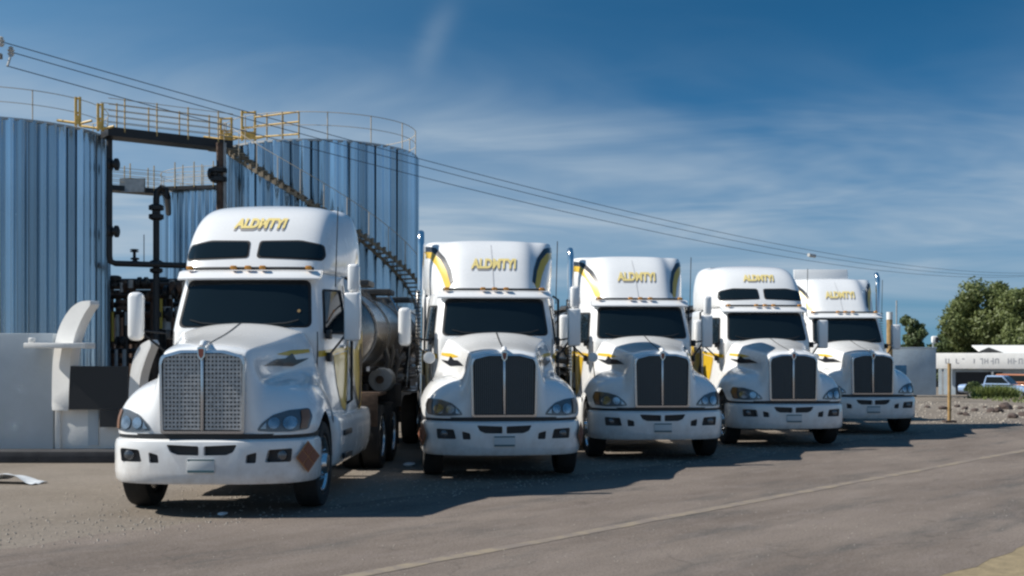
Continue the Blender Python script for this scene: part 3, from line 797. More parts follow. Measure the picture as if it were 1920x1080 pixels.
        # chassis fairing with fuel tank, steps
        def fair(n, m, p):
            lv = []
            for z, w in ((.36, 1.08), (.40, 1.14), (.62, 1.20), (.92, 1.20), (1.02, 1.17), (1.04, 1.12)):
                lv.append((z, w))
            V, Fc = [], []; rings = []
            for z, w in lv:
                ring = [(w - .35, 2.02), (w - .05, 2.05), (w, 2.15), (w, 3.0), (w, 4.4), (w - .02, 4.98), (w - .12, 5.16), (w - .35, 5.20), (w - .42, 4.4), (w - .42, 2.6)]
                rings.append(range(len(V), len(V) + 10)); V += [(s * x, y, z) for x, y in ring]
            for A, B in zip(rings, rings[1:]):
                for k in range(10): Fc.append((A[k], A[(k + 1) % 10], B[(k + 1) % 10], B[k]))
            Fc.append(tuple(rings[0])); Fc.append(tuple(rings[-1]))
            o = link(n, subsurf(V, Fc, 2, 50), m, p)
            for z in (.50, .80): box('step', (s * 1.20, 2.62, z), (.045, .55, .07), BLACK, o, .01)
            return o
        P(('fair', s), 'side_fairing', fair, PAINT)
        # mirrors
        def mir(n, m, p):
            cx = 1.33 if s > 0 else -1.46
            MY = 2.24 if s > 0 else 2.04; o = box(n, (cx, MY, 2.30), (.205, .16, .62), m, p, .035 if s > 0 else .07, None, 3)
            box('mirror_glass', (cx, MY + .08, 2.30), (.165, .008, .52), GLASS, o)
            for a, q in (((s * 1.02, 2.12, 2.08), (cx - s * .06, MY, 2.12)), ((s * 1.02, 2.16, 1.78), (cx - s * .06, MY, 2.10))):
                bm = bmesh.new(); add_tube(bm, [a, q], .016, 6); obj('mirror_arm', bm, BLACK, o, 50)
            box('mirror_bracket', (s * 1.045, 2.13, 2.07), (.06, .16, .12), BLACK, o, .015); box('mirror_bracket', (s * 1.045, 2.17, 1.78), (.06, .14, .12), BLACK, o, .02)
            return o
        P(('mir', s), 'mirror', mir, PAINT)
        def hm(n, m, p):
            o = tube(n, [(s * 1.03, 1.05, 1.44), (s * 1.06, .98, 1.60), (s * 1.08, .95, 1.78)], .010, m, p, 6)
            bm = bmesh.new(); add_lathe(bm, [(.02, -.03), (.085, -.02), (.09, .01), (.06, .045), (.01, .055)], 16, 'y', (s * 1.08, .93, 1.80)); obj('convex_mirror', bm, PAINT if s < 0 else BLACK, o, 40); return o
        if s < 0 and kind != 'high': P(('hm', s), 'hood_mirror', hm, BLACK)
        def mtop(n, m, p):
            return box(n, (1.345, 2.26, 2.80), (.15, .14, .36), m, p, .045, None, 3)
        if s > 0 and upper: P('mtop', 'upper_mirror', mtop, PAINT)
    if stack:
        s = stack
        def stk(n, m, p):
            bm = bmesh.new(); X, Y = s * 1.19, 3.14
            add_tube(bm, [(X, Y, .95), (X, Y, 3.72), (X, Y + .03, 3.84), (X, Y + .14, 3.95)], .06, 14)
            add_tube(bm, [(X, Y, 1.5), (X, Y, 2.95)], .095, 14)
            o = obj(n, bm, m, p, 50)
            bm = bmesh.new()
            for k in range(22): add_box(bm, (X + s * .05, Y - .098, 1.55 + k * .065), (.10, .02, .018))
            obj('heat_guard', bm, STEELD, o); return o
        P(('stk', s), 'exhaust_stack', stk, CHROME)
    P('ant', 'antenna', lambda n, m, p: tube(n, [(1.06, 2.5, 2.7), (1.09, 2.52, 3.75)], .008, m, p, 5), BLACK)
    # chassis
    def frame(n, m, p):
        bm = bmesh.new()
        for s in (1, -1): add_box(bm, (s * .42, 4.3, .88), (.09, 7.8, .26))
        for y in (.5, 2.4, 4.6, 6.0, 7.3): add_box(bm, (0, y, .86), (.8, .16, .2))
        add_box(bm, (0, 6.6, 1.10), (.95, .9, .10)); add_box(bm, (0, 1.15, .5), (1.9, .12, .12)); add_box(bm, (0, 6.0, .5), (1.9, .16, .16)); add_box(bm, (0, 7.3, .5), (1.9, .16, .16))
        add_box(bm, (0, 1.1, 1.0), (.8, 1.3, .5)); add_box(bm, (0, .55, .66), (1.3, .2, .3)); add_box(bm, (0, 3.0, .82), (1.5, 2.6, .3))
        return obj(n, bm, m, p)
    P('frame', 'chassis_frame', frame, CHASSIS)
    for s in (1, -1):
        P(('well', s), 'wheel_well', lambda n, m, p: well(n, m, p, s), BLACK)
        wheel(t, s * 1.02, 1.18, s, True)
        for y in (6.0, 7.32):
            for x in (1.06, .72): wheel(t, s * x, y, s, False)
        P(('flap', s), 'mud_flap', lambda n, m, p: box(n, (s * .9, 8.05, .62), (.6, .02, .75), m, p), RUBBER)
        P(('rfend', s), 'rear_fender', lambda n, m, p: box(n, (s * .9, 5.34, .95), (.62, .03, .5), m, p, .01), RUST)
    return t
def bumper_gap_mesh():
    path = [(-x, y) for x, y in reversed(BPATH[1:])] + BPATH
    V, Fc = [], []
    for x, y in path:
        k = .965; yy = y + .05
        V += [(x * k, yy, .86), (x * k, yy, .93)]
    for i in range(len(path) - 1): Fc.append((2 * i, 2 * i + 2, 2 * i + 3, 2 * i + 1))
    n = len(V); V += [(x, y + .06, z) for x, y, z in V[:n]]
    Fc += [tuple(i + n for i in f[::-1]) for f in list(Fc)]
    L = len(path)
    Fc += [(2 * i + 1, 2 * i + 3, 2 * i + 3 + n, 2 * i + 1 + n) for i in range(L - 1)] + [(2 * i, 2 * i + 2, 2 * i + 2 + n, 2 * i + n) for i in range(L - 1)]
    return mesh(V, Fc)
def well(n, m, p, s):
    bm = bmesh.new()
    pts = [(1.18 + .60 * math.cos(a), .55 + .60 * math.sin(a)) for a in [math.pi * k / 12 for k in range(13)]]
    A = [bm.verts.new((s * .62, y, z)) for y, z in pts]; B = [bm.verts.new((s * 1.15, y, z)) for y, z in pts]
    for k in range(12): bm.faces.new((A[k], A[k + 1], B[k + 1], B[k]))
    bm.faces.new(A)
    return obj(n, bm, m, p)

TR = [  # bumper pixel, distance, yaw, kind, label ...
    (377, 13.1, -.03, 'high', 'nearest white semi truck, silver mesh grille and twin roof windows', dict(screen=True, placard=(1,))),
    (946, 17.0, .085, 'fairing', 'white semi truck with yellow roof stripe, just right of the silver-grilled truck', dict(stack=-1, placard=(-1, 1))),
    (1243, 20.2, .08, 'fairing', 'middle white semi truck, yellow roof stripe and tall chrome stack on its left', dict(stack=-1)),
    (1489, 23.2, .065, 'high', 'fourth white semi truck, dark grille and two roof windows', dict(upper=False)),
    (1638, 27.0, .03, 'fairing', 'farthest white semi truck, flat deflector plate on its roof', dict(stack=1, deflector=True, upper=False)),
]
TRUCKS = []
for px, Y, rz, kind, label, kw in TR:
    TRUCKS.append(build_truck(((px - 960) / F_PX * Y, Y, 0), rz, kind, label, **kw))
TRUCKS[0].scale = (1.0, 1.0, 1.018)
patch('sticker', [(.69 + .022 * math.cos(a * .7854), 2.36 + .022 * math.sin(a * .7854)) for a in range(8)], CACHE['bv_c'], 'front', POST, TRUCKS[0], .013, .1)

# ------------------------------------------------------------------ tank trailers behind the trucks
def ell(rx, rz, cz, y, n=36):
    return [(rx * math.cos(2 * math.pi * k / n), y, cz + rz * math.sin(2 * math.pi * k / n)) for k in range(n)]
def build_trailer(loc, rz, label):
    t = empty('tank_trailer', loc, label, 'tank trailer', 'steel tank trailers behind the trucks', rz)
    P = lambda key, name, fn, m: part(('tr', key), name, fn, m, t)
    y0, y1, cz, rx, rzz = 5.70, 13.9, 2.22, 1.14, .80
    def barrel(n, m, p):
        bm = bmesh.new(); rings = []
        for y, k in ((y0 - .16, .35), (y0 - .13, .7), (y0 - .05, .93), (y0, 1), (y0 + 2.7, 1.0), (y1 - 2.7, 1.0), (y1, 1), (y1 + .05, .93), (y1 + .13, .7), (y1 + .16, .35)):
            rings.append([bm.verts.new(q) for q in ell(rx * k, rzz * k, cz, y)])
        for A, B in zip(rings, rings[1:]):
            for k in range(36): bm.faces.new((A[k], A[(k + 1) % 36], B[(k + 1) % 36], B[k]))
        bm.faces.new(rings[0]); bm.faces.new(rings[-1]); return obj(n, bm, m, p, 40)
    P('barrel', 'tank_barrel', barrel, STEEL)
    for k, y in enumerate((y0 + .02, 7.3, 9.4, 11.5, y1 - .05)):
        def hoop(n, m, p):
            bm = bmesh.new(); A = [[bm.verts.new(q) for q in ell(rx + o, rzz + o, cz, yy)] for o, yy in ((-.01, y - .05), (.025, y - .05), (.025, y + .05), (-.01, y + .05))]
            for U, V_ in zip(A, A[1:]):
                for i in range(36): bm.faces.new((U[i], U[(i + 1) % 36], V_[(i + 1) % 36], V_[i]))
            return obj(n, bm, m, p, 40)
        P(('hoop', k), 'tank_hoop', hoop, STEEL)
    for k, y in enumerate((6.3, 8.9, 11.9)):
        def hatch(n, m, p):
            o = box(n, (.2, y, 3.02), (1.55, .62, .10), m, p, .02)
            bm = bmesh.new(); add_lathe(bm, [(.25, 0), (.25, .10), (.20, .13), (.02, .14)], 20, 'z', (-.1, y, 3.07)); obj('hatch_lid', bm, STEEL, o, 40); return o
        P(('hatch', k), 'hatch_box', hatch, STEELD)
    P('catwalk', 'catwalk', lambda n, m, p: box(n, (-.25, 9.4, 3.05), (.45, 7.6, .03), m, p), STEELD)
    for s in (1, -1):
        P(('hose', s), 'hose_tube', lambda n, m, p: tube(n, [(s * .98, 7.4, 1.42), (s * .98, 11.8, 1.42)], .105, m, p, 14), ALU)
        P(('rail', s), 'side_rail', lambda n, m, p: box(n, (s * 1.02, 9.4, 1.62), (.05, 7.6, .07), m, p), CHROME)
        P(('leg', s), 'landing_leg', lambda n, m, p: box(n, (s * .75, 8.4, .72), (.14, .14, 1.35), m, p, .01), STEELD)
        P(('ffd', s), 'spray_guard', lambda n, m, p: box(n, (s * 1.0, 5.85, 1.22), (.44, .9, .06), m, p, .02), RUST)
        for y in (11.4, 12.7):
            w = wheel(t, s * 1.02, y, s, False)
        P(('tf', s), 'fender', lambda n, m, p: box(n, (s * 1.0, 12.05, 1.12), (.5, 2.8, .05), m, p, .015), ALU)
    for k, (y, z, r) in enumerate(((7.2, 1.75, .05), (7.9, 1.9, .04), (8.6, 1.72, .05), (10.2, 1.8, .04))):
        P(('pipe', k), 'vent_pipe', lambda n, m, p: tube(n, [(1.0, y, 1.3), (1.12, y, z), (.98, y + .15, z + .45), (.6, y + .2, 2.98)], r, m, p, 6), STEELD)
    P('tool', 'tool_box', lambda n, m, p: box(n, (.95, 8.0, 1.12), (.5, .9, .42), m, p, .02), CHASSIS)
    P('ladder', 'ladder', lambda n, m, p: tube(n, [(1.12, 9.9, 1.2), (1.2, 9.9, 2.2), (.75, 9.9, 3.05)], .03, m, p, 6), ALU)
    def valve(n, m, p):
        bm = bmesh.new(); add_lathe(bm, [(.01, -.02), (.20, 0), (.21, .05), (.21, .45), (.16, .52), (.02, .53)], 24, 'y', (1.02, 6.95, 1.42)); o = obj(n, bm, m, p, 40)
        bm = bmesh.new(); add_lathe(bm, [(.02, -.06), (.07, -.05), (.07, 0), (.02, .01)], 12, 'y', (1.02, 6.94, 1.42)); obj('valve_cap', bm, RUST, o, 40); return o
    P('valve', 'valve_drum', valve, PIPEG)
    def sub(n, m, p):
        bm = bmesh.new()
        for s in (1, -1): add_box(bm, (s * .45, 9.4, 1.33), (.12, 8.0, .22))
        for y in (6.6, 8.4, 11.4, 12.7): add_box(bm, (0, y, 1.25), (1.7, .25, .2))
        for y in (11.4, 12.7): add_box(bm, (0, y, .52), (1.9, .16, .16)); 
        add_box(bm, (0, 12.05, .9), (.9, 1.9, .5))
        return obj(n, bm, m, p)
    P('sub', 'subframe', sub, CHASSIS)
    P('bumpr', 'rear_bar', lambda n, m, p: box(n, (0, 13.7, .6), (2.2, .1, .16), m, p), RUST)
    return t
TL = ['shiny steel tank trailer hitched to the nearest truck, with three dark hatch boxes', 'steel tank trailer behind the second truck, seen in the gap right of its cab',
      'steel tank trailer behind the middle truck with the tall stack', 'steel tank trailer behind the fourth truck with roof windows', 'steel tank trailer behind the farthest truck with the deflector plate']
for (px, Y, rz, *_), lab in zip(TR, TL):
    build_trailer(((px - 960) / F_PX * Y, Y, 0), rz, lab)

# ------------------------------------------------------------------ storage tanks
def storage_tank(cx, Y, R_, zt, npan, label, nposts=16, rail_mat=RAILP, seed=0):
    X = (cx - 960) / F_PX * Y
    t = empty('storage_tank', (X, Y, 0), label, 'storage tank', 'corrugated metal storage tanks')
    bm = bmesh.new(); add_lathe(bm, [(R_ - .06, 0), (R_ - .06, zt - .02), (R_ * .5, zt + .25), (.1, zt + .4)], 64, 'z'); obj('tank_roof', bm, TROOF, t, 30)
    da = 2 * math.pi / npan; w = 2 * R_ * math.sin(da / 2)
    def panel():
        # one rounded corrugation per panel
        pr = [(-.5 + k / 14, .056 * (1 - math.cos(2 * math.pi * k / 14))) for k in range(15)]
        V, Fc = [], []
        for u, d in pr:
            for z in (0, zt * .5, zt): V.append((w * 1.05 * u, -(R_ * math.cos(da / 2) + .012 + d), z))
        for i in range(len(pr) - 1):
            for k in (0, 1): Fc.append((3 * i + k, 3 * i + 3 + k, 3 * i + 4 + k, 3 * i + 1 + k))
        return mesh(V, Fc, 60)
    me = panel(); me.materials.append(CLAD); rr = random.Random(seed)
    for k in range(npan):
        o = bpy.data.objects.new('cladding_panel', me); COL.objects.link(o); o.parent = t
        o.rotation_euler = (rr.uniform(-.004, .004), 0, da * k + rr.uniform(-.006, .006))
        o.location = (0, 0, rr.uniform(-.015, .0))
    bm = bmesh.new(); add_lathe(bm, [(R_ - .05, zt - .06), (R_ + .09, zt - .06), (R_ + .09, zt + .02), (R_ - .05, zt + .02)], 64, 'z'); obj('rim_flashing', bm, TROOF, t, 30)
    rail_at = R_ + .02
    for zz, r in ((1.05, .015), (.55, .013)):
        bm = bmesh.new(); pts = [(rail_at * math.cos(2 * math.pi * k / 64), rail_at * math.sin(2 * math.pi * k / 64), zt + zz) for k in range(65)]
        add_tube(bm, pts, r, 5, False); obj('handrail', bm, rail_mat, t, 60)
    bm = bmesh.new(); add_tube(bm, [(0, 0, 0), (0, 0, 1.07)], .022, 6); me = obj('rail_post', bm, RAILP, t, 60)
    me.location = (rail_at, 0, zt)
    for k in range(1, nposts):
        o = me.copy(); COL.objects.link(o); a = 2 * math.pi * k / nposts; o.location = (rail_at * math.cos(a), rail_at * math.sin(a), zt)
    return t, X
ZT = 10.0
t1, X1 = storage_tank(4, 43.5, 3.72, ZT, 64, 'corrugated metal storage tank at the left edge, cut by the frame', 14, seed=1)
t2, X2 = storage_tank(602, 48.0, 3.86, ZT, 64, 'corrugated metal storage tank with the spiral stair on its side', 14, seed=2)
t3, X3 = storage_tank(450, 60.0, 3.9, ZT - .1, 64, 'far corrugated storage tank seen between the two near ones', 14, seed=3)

# spiral stair on the right tank
st = empty('spiral_stair', (X2, 48.0, 0), 'dark steel spiral stair climbing the right storage tank', 'stair')
def spz(th): return 9.75 - 2.67 * (th - R(-43))
def sp(th, r, dz=0.): return Vector((r * math.sin(th), -r * math.cos(th), spz(th) + dz))
TH = [R(-43) + k * (R(150)) / 40 for k in range(41)]
for r in (3.98, 4.62):
    bm = bmesh.new(); n = len(TH)
    A = [[bm.verts.new(sp(th, r + a, b)) for a, b in ((-.02, -.13), (.02, -.13), (.02, .0), (-.02, .0))] for th in TH]
    for U, V_ in zip(A, A[1:]):
        for i in range(4): bm.faces.new((U[i], U[(i + 1) % 4], V_[(i + 1) % 4], V_[i]))
    bm.faces.new(A[0]); bm.faces.new(A[-1]); obj('stringer', bm, STAIR, st)
bm = bmesh.new(); add_box(bm, (0, -4.30, .05), (.19, .62, .05)); add_box(bm, (0, -4.64, .0), (.10, .05, .20)); tread = obj('tread', bm, STAIR, st)
N_TR = 46
for k in range(N_TR):
    o = tread if k == 0 else tread.copy()
    if k: COL.objects.link(o)
    th = R(-43) + (k + .5) * R(150) / N_TR; o.rotation_euler = (0, 0, th); o.location = (0, 0, spz(th))
bm = bmesh.new(); add_tube(bm, [sp(th, 4.62, 1.0) for th in TH], .013, 5); obj('stair_handrail', bm, RAILP, st, 60)
bm = bmesh.new(); add_tube(bm, [(0, 0, 0), (0, 0, 1.0)], .018, 5); pst = obj('rail_post', bm, RAILP, st)
pst.location = sp(TH[0], 4.62)
for k in range(1, 14):
    o = pst.copy(); COL.objects.link(o); o.location = sp(TH[0] + k * R(150) / 14, 4.62)
box('landing', (4.30 * math.sin(R(-50)), -4.30 * math.cos(R(-50)), 9.80), (1.0, .9, .07), STAIR, st, 0, Matrix.Rotation(R(-50), 3, 'Z'))

# catwalk bridges between the tanks
def bridge(a, b, label, wid=.9, nposts=5, deck=.32, rails=5):
    a, b = Vector(a), Vector(b); d = b - a; L = d.length; mid = (a + b) / 2
    t = empty('catwalk', mid, label, 'catwalk', None, math.atan2(d.y, d.x))
    box('deck', (0, 0, 0), (L, wid, deck), PIPEB, t)
    for s in (1, -1):
        for k in range(rails):
            bm = bmesh.new(); add_tube(bm, [(-L / 2, s * wid / 2, .3 + k * .22), (L / 2, s * wid / 2, .3 + k * .22)], .014, 5); obj('handrail', bm, RAILP, t)
        for k in range(nposts):
            x = -L / 2 + L * (k + .5) / nposts; bm = bmesh.new(); add_tube(bm, [(x, s * wid / 2, 0), (x, s * wid / 2, 1.22)], .028, 6); obj('rail_post', bm, RAILY, t)
    return t
bridge(at(196, 257, 42.4), at(428, 267, 45.2), 'black catwalk bridge between the two near storage tanks', .9, 4)
bridge(at(170, 352, 55.5), at(305, 360, 57.5), 'lower far catwalk left of the far storage tank', .9, 3, .25, 4)
bridge(at(318, 360, 56.6), at(425, 346, 56.0), 'far catwalk along the rim of the far storage tank', .8, 3, .16, 3)
# mesh screens on the far catwalks
ms = empty('mesh_screen', at(248, 346, 56.0), 'grey mesh screen on the lower far catwalk', 'screen')
box('screen_panel', (0, 0, -.05), (1.15, .04, .62), PIPEG, ms); box('screen_frame', (0, .03, -.05), (1.22, .03, .70), STAIR, ms)
# yellow gate frames on the tank rims
def gate_frame(p, label, h=1.5, w=.5):
    t = empty('stair_gate', p, label, 'gate', 'yellow gate frames on the tank tops')
    for x in (-w / 2, w / 2): tube('gate_post', [(x, 0, 0), (x, 0, h)], .05, GATEY, t, 6)
    for z in (h * .45, h * .95): tube('gate_bar', [(-w / 2, 0, z), (w / 2, 0, z)], .04, GATEY, t, 6)
    tube('gate_brace', [(-w / 2, 0, .1), (-w / 2 - .7, .15, .22)], .05, GATEY, t, 6)
    tube('gate_brace', [(w / 2, 0, .08), (w / 2 + .45, -.1, .16)], .045, GATEY, t, 6)
    tube('gate_brace', [(-w / 2, 0, h * .45), (w / 2, 0, .05)], .035, GATEY, t, 6)
    box('gate_plate', (0, -.03, .2), (w * .9, .05, .3), GATEY, t)
    return t
gate_frame(at(146, 236, 40.5), 'yellow gate frame on the left tank rim, left of the bridge end', 1.0, .14)
gate_frame(at(188, 246, 42.0), 'yellow gate frame at the left end of the black catwalk', 1.0, .16)
gate_frame(at(424, 266, 45.6), 'yellow gate frame at the right end of the black catwalk', .95, .42)
gate_frame(at(466, 264, 45.2), 'tall yellow gate frame at the top of the spiral stair', 1.15, .5)
lr = empty('landing_rail', at(500, 262, 44.8), 'yellow landing rails beside the tall gate frame', 'railing')
for z in (.15, .62, 1.0): tube('rail_bar', [(-.5, .2, z * .9), (1.3, -.35, z)], .035, GATEY, lr, 6)
for x in (0, .65, 1.3): tube('rail_post', [(x, .05 - .3 * x, 0), (x, .05 - .3 * x, 1.02)], .03, RAILY, lr, 6)

# ------------------------------------------------------------------ pipework between the tanks
pr = empty('pipe_rack', (-15.2, 45, 0), 'black and rusty pipework between the two near storage tanks', 'pipe rack')
def W(p): return Vector(p) - Vector((-15.2, 45, 0))
def pipe(name, pts, r, m, n=8): return tube(name, [W(p) for p in pts], r, m, pr, n)
YP = 44.0
def pp(x, y, Y=YP): return at(x, y, Y)
pipe('pipe', [pp(205, 256, 42.6), pp(205, 480, 42.6), pp(207, 490, 42.6), pp(216, 494, 42.8), pp(350, 498)], .115, PIPEB)
pipe('pipe', [pp(413, 268), pp(413, 520)], .15, PIPER)
pipe('pipe', [pp(421, 268), pp(421, 520)], .07, PIPEG)
pipe('pipe', [pp(293, 640), pp(293, 372), pp(295, 358), pp(303, 352), pp(312, 356), pp(314, 368), pp(316, 400, 52)], .125, PIPEB)
def flange(p, r, h, axis='z', m=PIPEB):
    bm = bmesh.new(); add_lathe(bm, [(r * .6, -h), (r, -h * .8), (r, -h * .3), (r * .55, -h * .2), (r * .55, h * .2), (r, h * .3), (r, h * .8), (r * .6, h)], 14, axis, W(p)); obj('valve', bm, m, pr, 40)
flange(pp(293, 398), .28, .30); flange(pp(410, 328), .32, .30, 'z'); flange(pp(401, 326), .22, .22, 'x')
flange(pp(293, 500), .24, .25)
flange(pp(213, 308, 42.6), .22, .2, 'x'); flange(pp(213, 434, 42.6), .22, .2, 'x')
pipe('pipe', [pp(252, 494), pp(252, 468)], .06, PIPEB); flange(pp(252, 470), .16, .06); flange(pp(253, 488), .16, .1)
pipe('pipe', [pp(270, 500, 47), pp(270, 440, 47)], .02, PIPEG)
rr = random.Random(11)
cols = [(206, 540, 46, PIPER, .16), (222, 545, 47, PIPER, .12), (236, 560, 45, PIPEB, .10), (250, 552, 48, PIPER, .14), (262, 548, 45.5, PIPER, .10), (278, 556, 47, PIPEB, .14), (290, 530, 45, PIPER, .16), (304, 520, 46.5, PIPEB, .2), (318, 530, 46, PIPER, .14), (332, 530, 47, PIPEB, .12), (346, 535, 45, PIPER, .12)]
for x, y, Y, m, r in cols:
    p = at(x, y, Y); pipe('pipe', [(p.x, p.y, 0), (p.x, p.y, p.z)], r, m)
for y, x0, x1, Y, m, r in ((528, 200, 350, 46, PIPEB, .12), (536, 200, 345, 45.3, PIPER, .14), (548, 203, 300, 47.2, PIPEB, .10), (556, 203, 350, 45.8, PIPER, .10), (572, 205, 345, 46.5, PIPEB, .12), (590, 203, 340, 45.6, PIPER, .12), (640, 203, 345, 46.6, PIPER, .12), (658, 203, 345, 45.3, PIPEB, .10), (676, 200, 345, 46.2, PIPER, .12)):
    pipe('pipe', [at(x0, y, Y), at(x1, y, Y)], r, m)
for x, y0, y1, Y, m, r in ((211, 585, 640, 44.6, PIPEY, .055), (302, 560, 616, 44.6, PIPEY, .06), (220, 590, 640, 44.8, PIPEG, .08), (312, 575, 618, 44.9, PIPEG, .18), (218, 655, 700, 44.8, PIPEG, .07), (233, 655, 690, 44.8, PIPEG, .08), (258, 545, 575, 44.7, PIPEG, .09), (236, 585, 610, 44.7, PIPEG, .05), (322, 525, 560, 44.8, PIPEG, .10), (334, 575, 615, 44.9, PIPEG, .12), (245, 525, 540, 44.6, PIPEG, .10), (228, 530, 548, 44.6, PIPEG, .07)):
    pipe('pipe', [at(x, y1, Y), at(x, y0, Y)], r, m)
for x, y, m in ((215, 528, PIPEB), (240, 537, PIPER), (268, 530, PIPEB), (285, 556, PIPER), (320, 548, PIPEB), (230, 572, PIPER), (310, 590, PIPEB), (332, 540, PIPER), (226, 640, PIPEB)):
    flange(at(x, y, 44.8), rr.uniform(.2, .32), rr.uniform(.15, .3), rr.choice('xz'), m)
for k in range(9):
    x = 205 + k * 16; p = at(x, 520, 49 + (k % 3)); pipe('pipe', [(p.x, p.y, 0), (p.x, p.y, rr.uniform(3.2, 4.6))], rr.uniform(.08, .16), (PIPER, PIPEB)[k % 2])
pb = W((-15.2, 51.5, 1.9)); box('rack_screen', pb, (6.5, .15, 3.8), PIPER, pr)
# ------------------------------------------------------------------ gate monument, left wall
YW = 20.4
def wx(px): return (px - 960) / F_PX * YW
def wz(py, Y=YW): return CAMH + (HZ - py) / F_PX * Y
gw = empty('perimeter_wall', (wx(0), YW + .2, 0), 'grey plastered wall at the left edge of the lot', 'wall')
box('wall_panel', (wx(49) - wx(0) - 3.0, 0, (wz(625) + .2) / 2), (wx(99) - wx(0) + 6.0, .36, wz(625) - .2), PLASTER, gw, .01)
box('wall_pier', (wx(99) - wx(0) + .06, .05, 1.0), (.10, .40, 1.7), PLASTERW, gw, .01)
pl = empty('plinth', (-8, 20.2, 0), 'low dark kerb along the foot of the grey wall', 'kerb')
box('kerb_top', (-1.5, .15, .10), (11.0, .9, .20), PLINTH, pl, .015)
sl_ = empty('shelf_slab', at(108, 648, 20.0), 'thin white slab shelf sticking out beside the curved fin', 'shelf')
box('slab', (0, .1, 0), (1.05, .5, .09), PLASTERW, sl_, .01)
box('slab_lamp', (-.42, -.05, .09), (.10, .10, .09), PLASTERW, sl_, .02)
def fin(name, pts, thick, Y, yaw, label):
    c = pts[0]; cx = (c[0] - 960) / F_PX * Y; 
    t = empty(name, (cx, Y, 0), label, 'fin', 'curved white fins of the entrance monument', yaw)
    poly = [((x - c[0]) / F_PX * Y, CAMH + (HZ - y) / F_PX * Y) for x, y in pts]
    prism('fin_blade', poly, 'y', 0, thick, PLASTERW, t, .012)
    return t
def curve(P, n=5):
    out = []; N = len(P)
    for i in range(N - 1):
        p0, p1, p2, p3 = [Vector(P[max(0, min(N - 1, i + k))]) for k in (-1, 0, 1, 2)]
        for k in range(n):
            s = k / n; q = .5 * ((2 * p1) + (p2 - p0) * s + (2 * p0 - 5 * p1 + 4 * p2 - p3) * s * s + (3 * p1 - p0 - 3 * p2 + p3) * s ** 3); out.append((q.x, q.y))
    return out + [tuple(P[-1])]
fin('curved_fin', curve([(97, 770), (98, 700), (104, 645), (117, 608), (138, 580), (160, 567), (183, 565)]) + curve([(184, 572), (168, 592), (152, 622), (143, 650), (138, 690), (134, 770)]), .24, 20.42, R(-18), 'taller curved white fin right of the grey wall')
fin('curved_fin', curve([(240, 800), (243, 715), (252, 672), (266, 648), (287, 637)]) + curve([(292, 645), (276, 680), (265, 720), (262, 800)]), .24, 20.3, R(-18), 'shorter curved white fin just left of the nearest truck hood')
mb = empty('monument_base', (wx(150), YW + .1, 0), 'low white base block under the black board', 'base')
box('base_block', (wx(185) - wx(150), .25, .62), (wx(275) - wx(97), .5, .86), PLASTERW, mb, .01)
box('base_panel', (wx(172) - wx(150), -.013, .64), (.18, .03, .76), PLASTER, mb)
bb = empty('black_board', (wx(187), YW - .05, 0), 'black board on the white monument beside the curved fin', 'board')
box('board_panel', (0, 0, wz(727)), (wx(242) - wx(133), .08, wz(687) - wz(768)), BLACK, bb)
box('board_foot', (wx(216) - wx(187), .0, (wz(768) + wz(800)) / 2 - .003), (wx(242) - wx(190), .08, wz(768) - wz(800)), BLACK, bb)

# white cabin between the first two trucks
cb = empty('site_cabin', (-2.55, 33.5, 0), 'small white cabin with pale roof between the two nearest trucks', 'cabin')
prism('cabin_wall', [(-1.1, 0), (1.1, 0), (1.1, 2.75), (-1.1, 2.75)], 'y', 0, 2.6, WALLB, cb)
prism('cabin_roof', [(-1.25, 2.753), (1.25, 2.753), (1.2, 3.0), (0, 3.18), (-1.2, 3.0)], 'y', -.15, 2.75, PLASTERW, cb)
box('cabin_door', (-.45, -.02, 1.05), (.8, .06, 2.0), STEELD, cb)

# ------------------------------------------------------------------ right-hand background
YB = 50.0
bw = empty('boundary_wall', at(1716, 740, YB), 'pale blue-grey block wall right of the farthest truck', 'wall')
box('wall_body', (-.55, .15, .98), (2.9, .3, 2.0), WALLB, bw, .01)
box('wall_cap', (-.55, .15, 2.0), (2.96, .36, .06), WALLB, bw, .01)
box('wall_return', (.78, 3.3, .98), (.25, 6.0, 1.96), WALLB, bw, .01)
box('painted_patch', (-.62, -.004, 1.05), (.5, .012, .42), BLUEP, bw)
fl = empty('flood_lamp', at(1752, 655, YB), 'small white floodlight on the end of the pale block wall', 'lamp')
tube('lamp_stem', [(0, .15, .02), (0, .15, .30)], .035, PIPEG, fl, 6); box('lamp_head', (.05, .12, .42), (.26, .2, .30), PLASTERW, fl, .06); box('lamp_face', (.12, .02, .40), (.14, .03, .22), BLACK, fl, .01)
tp = empty('marker_post', ((1668 - 960) / F_PX * 46, 46, 0), 'tan weathered post with white top behind the farthest truck', 'post')
tube('post_shaft', [(0, 0, 0), (0, 0, 3.25)], .12, POST, tp, 10); tube('post_cap', [(0, 0, 3.253), (0, 0, 3.55)], .125, PLASTERW, tp, 10)
up = empty('utility_pole', ((1681 - 960) / F_PX * 85, 85, -1.05), 'thin far utility pole beside the small tree', 'pole')
tube('pole_shaft', [(0, 0, 0), (0, 0, 6.9)], .055, PIPEG, up, 8)
fp = empty('fence_post', ((1780 - 960) / F_PX * 32, 32, 0), 'slim yellowish metal fence post standing on the stony ground', 'post')
tube('post_shaft', [(0, 0, 0), (0, 0, 1.62)], .05, POST, fp, 8); box('post_foot', (0, 0, .03), (.3, .3, .06), ROCKM, fp)

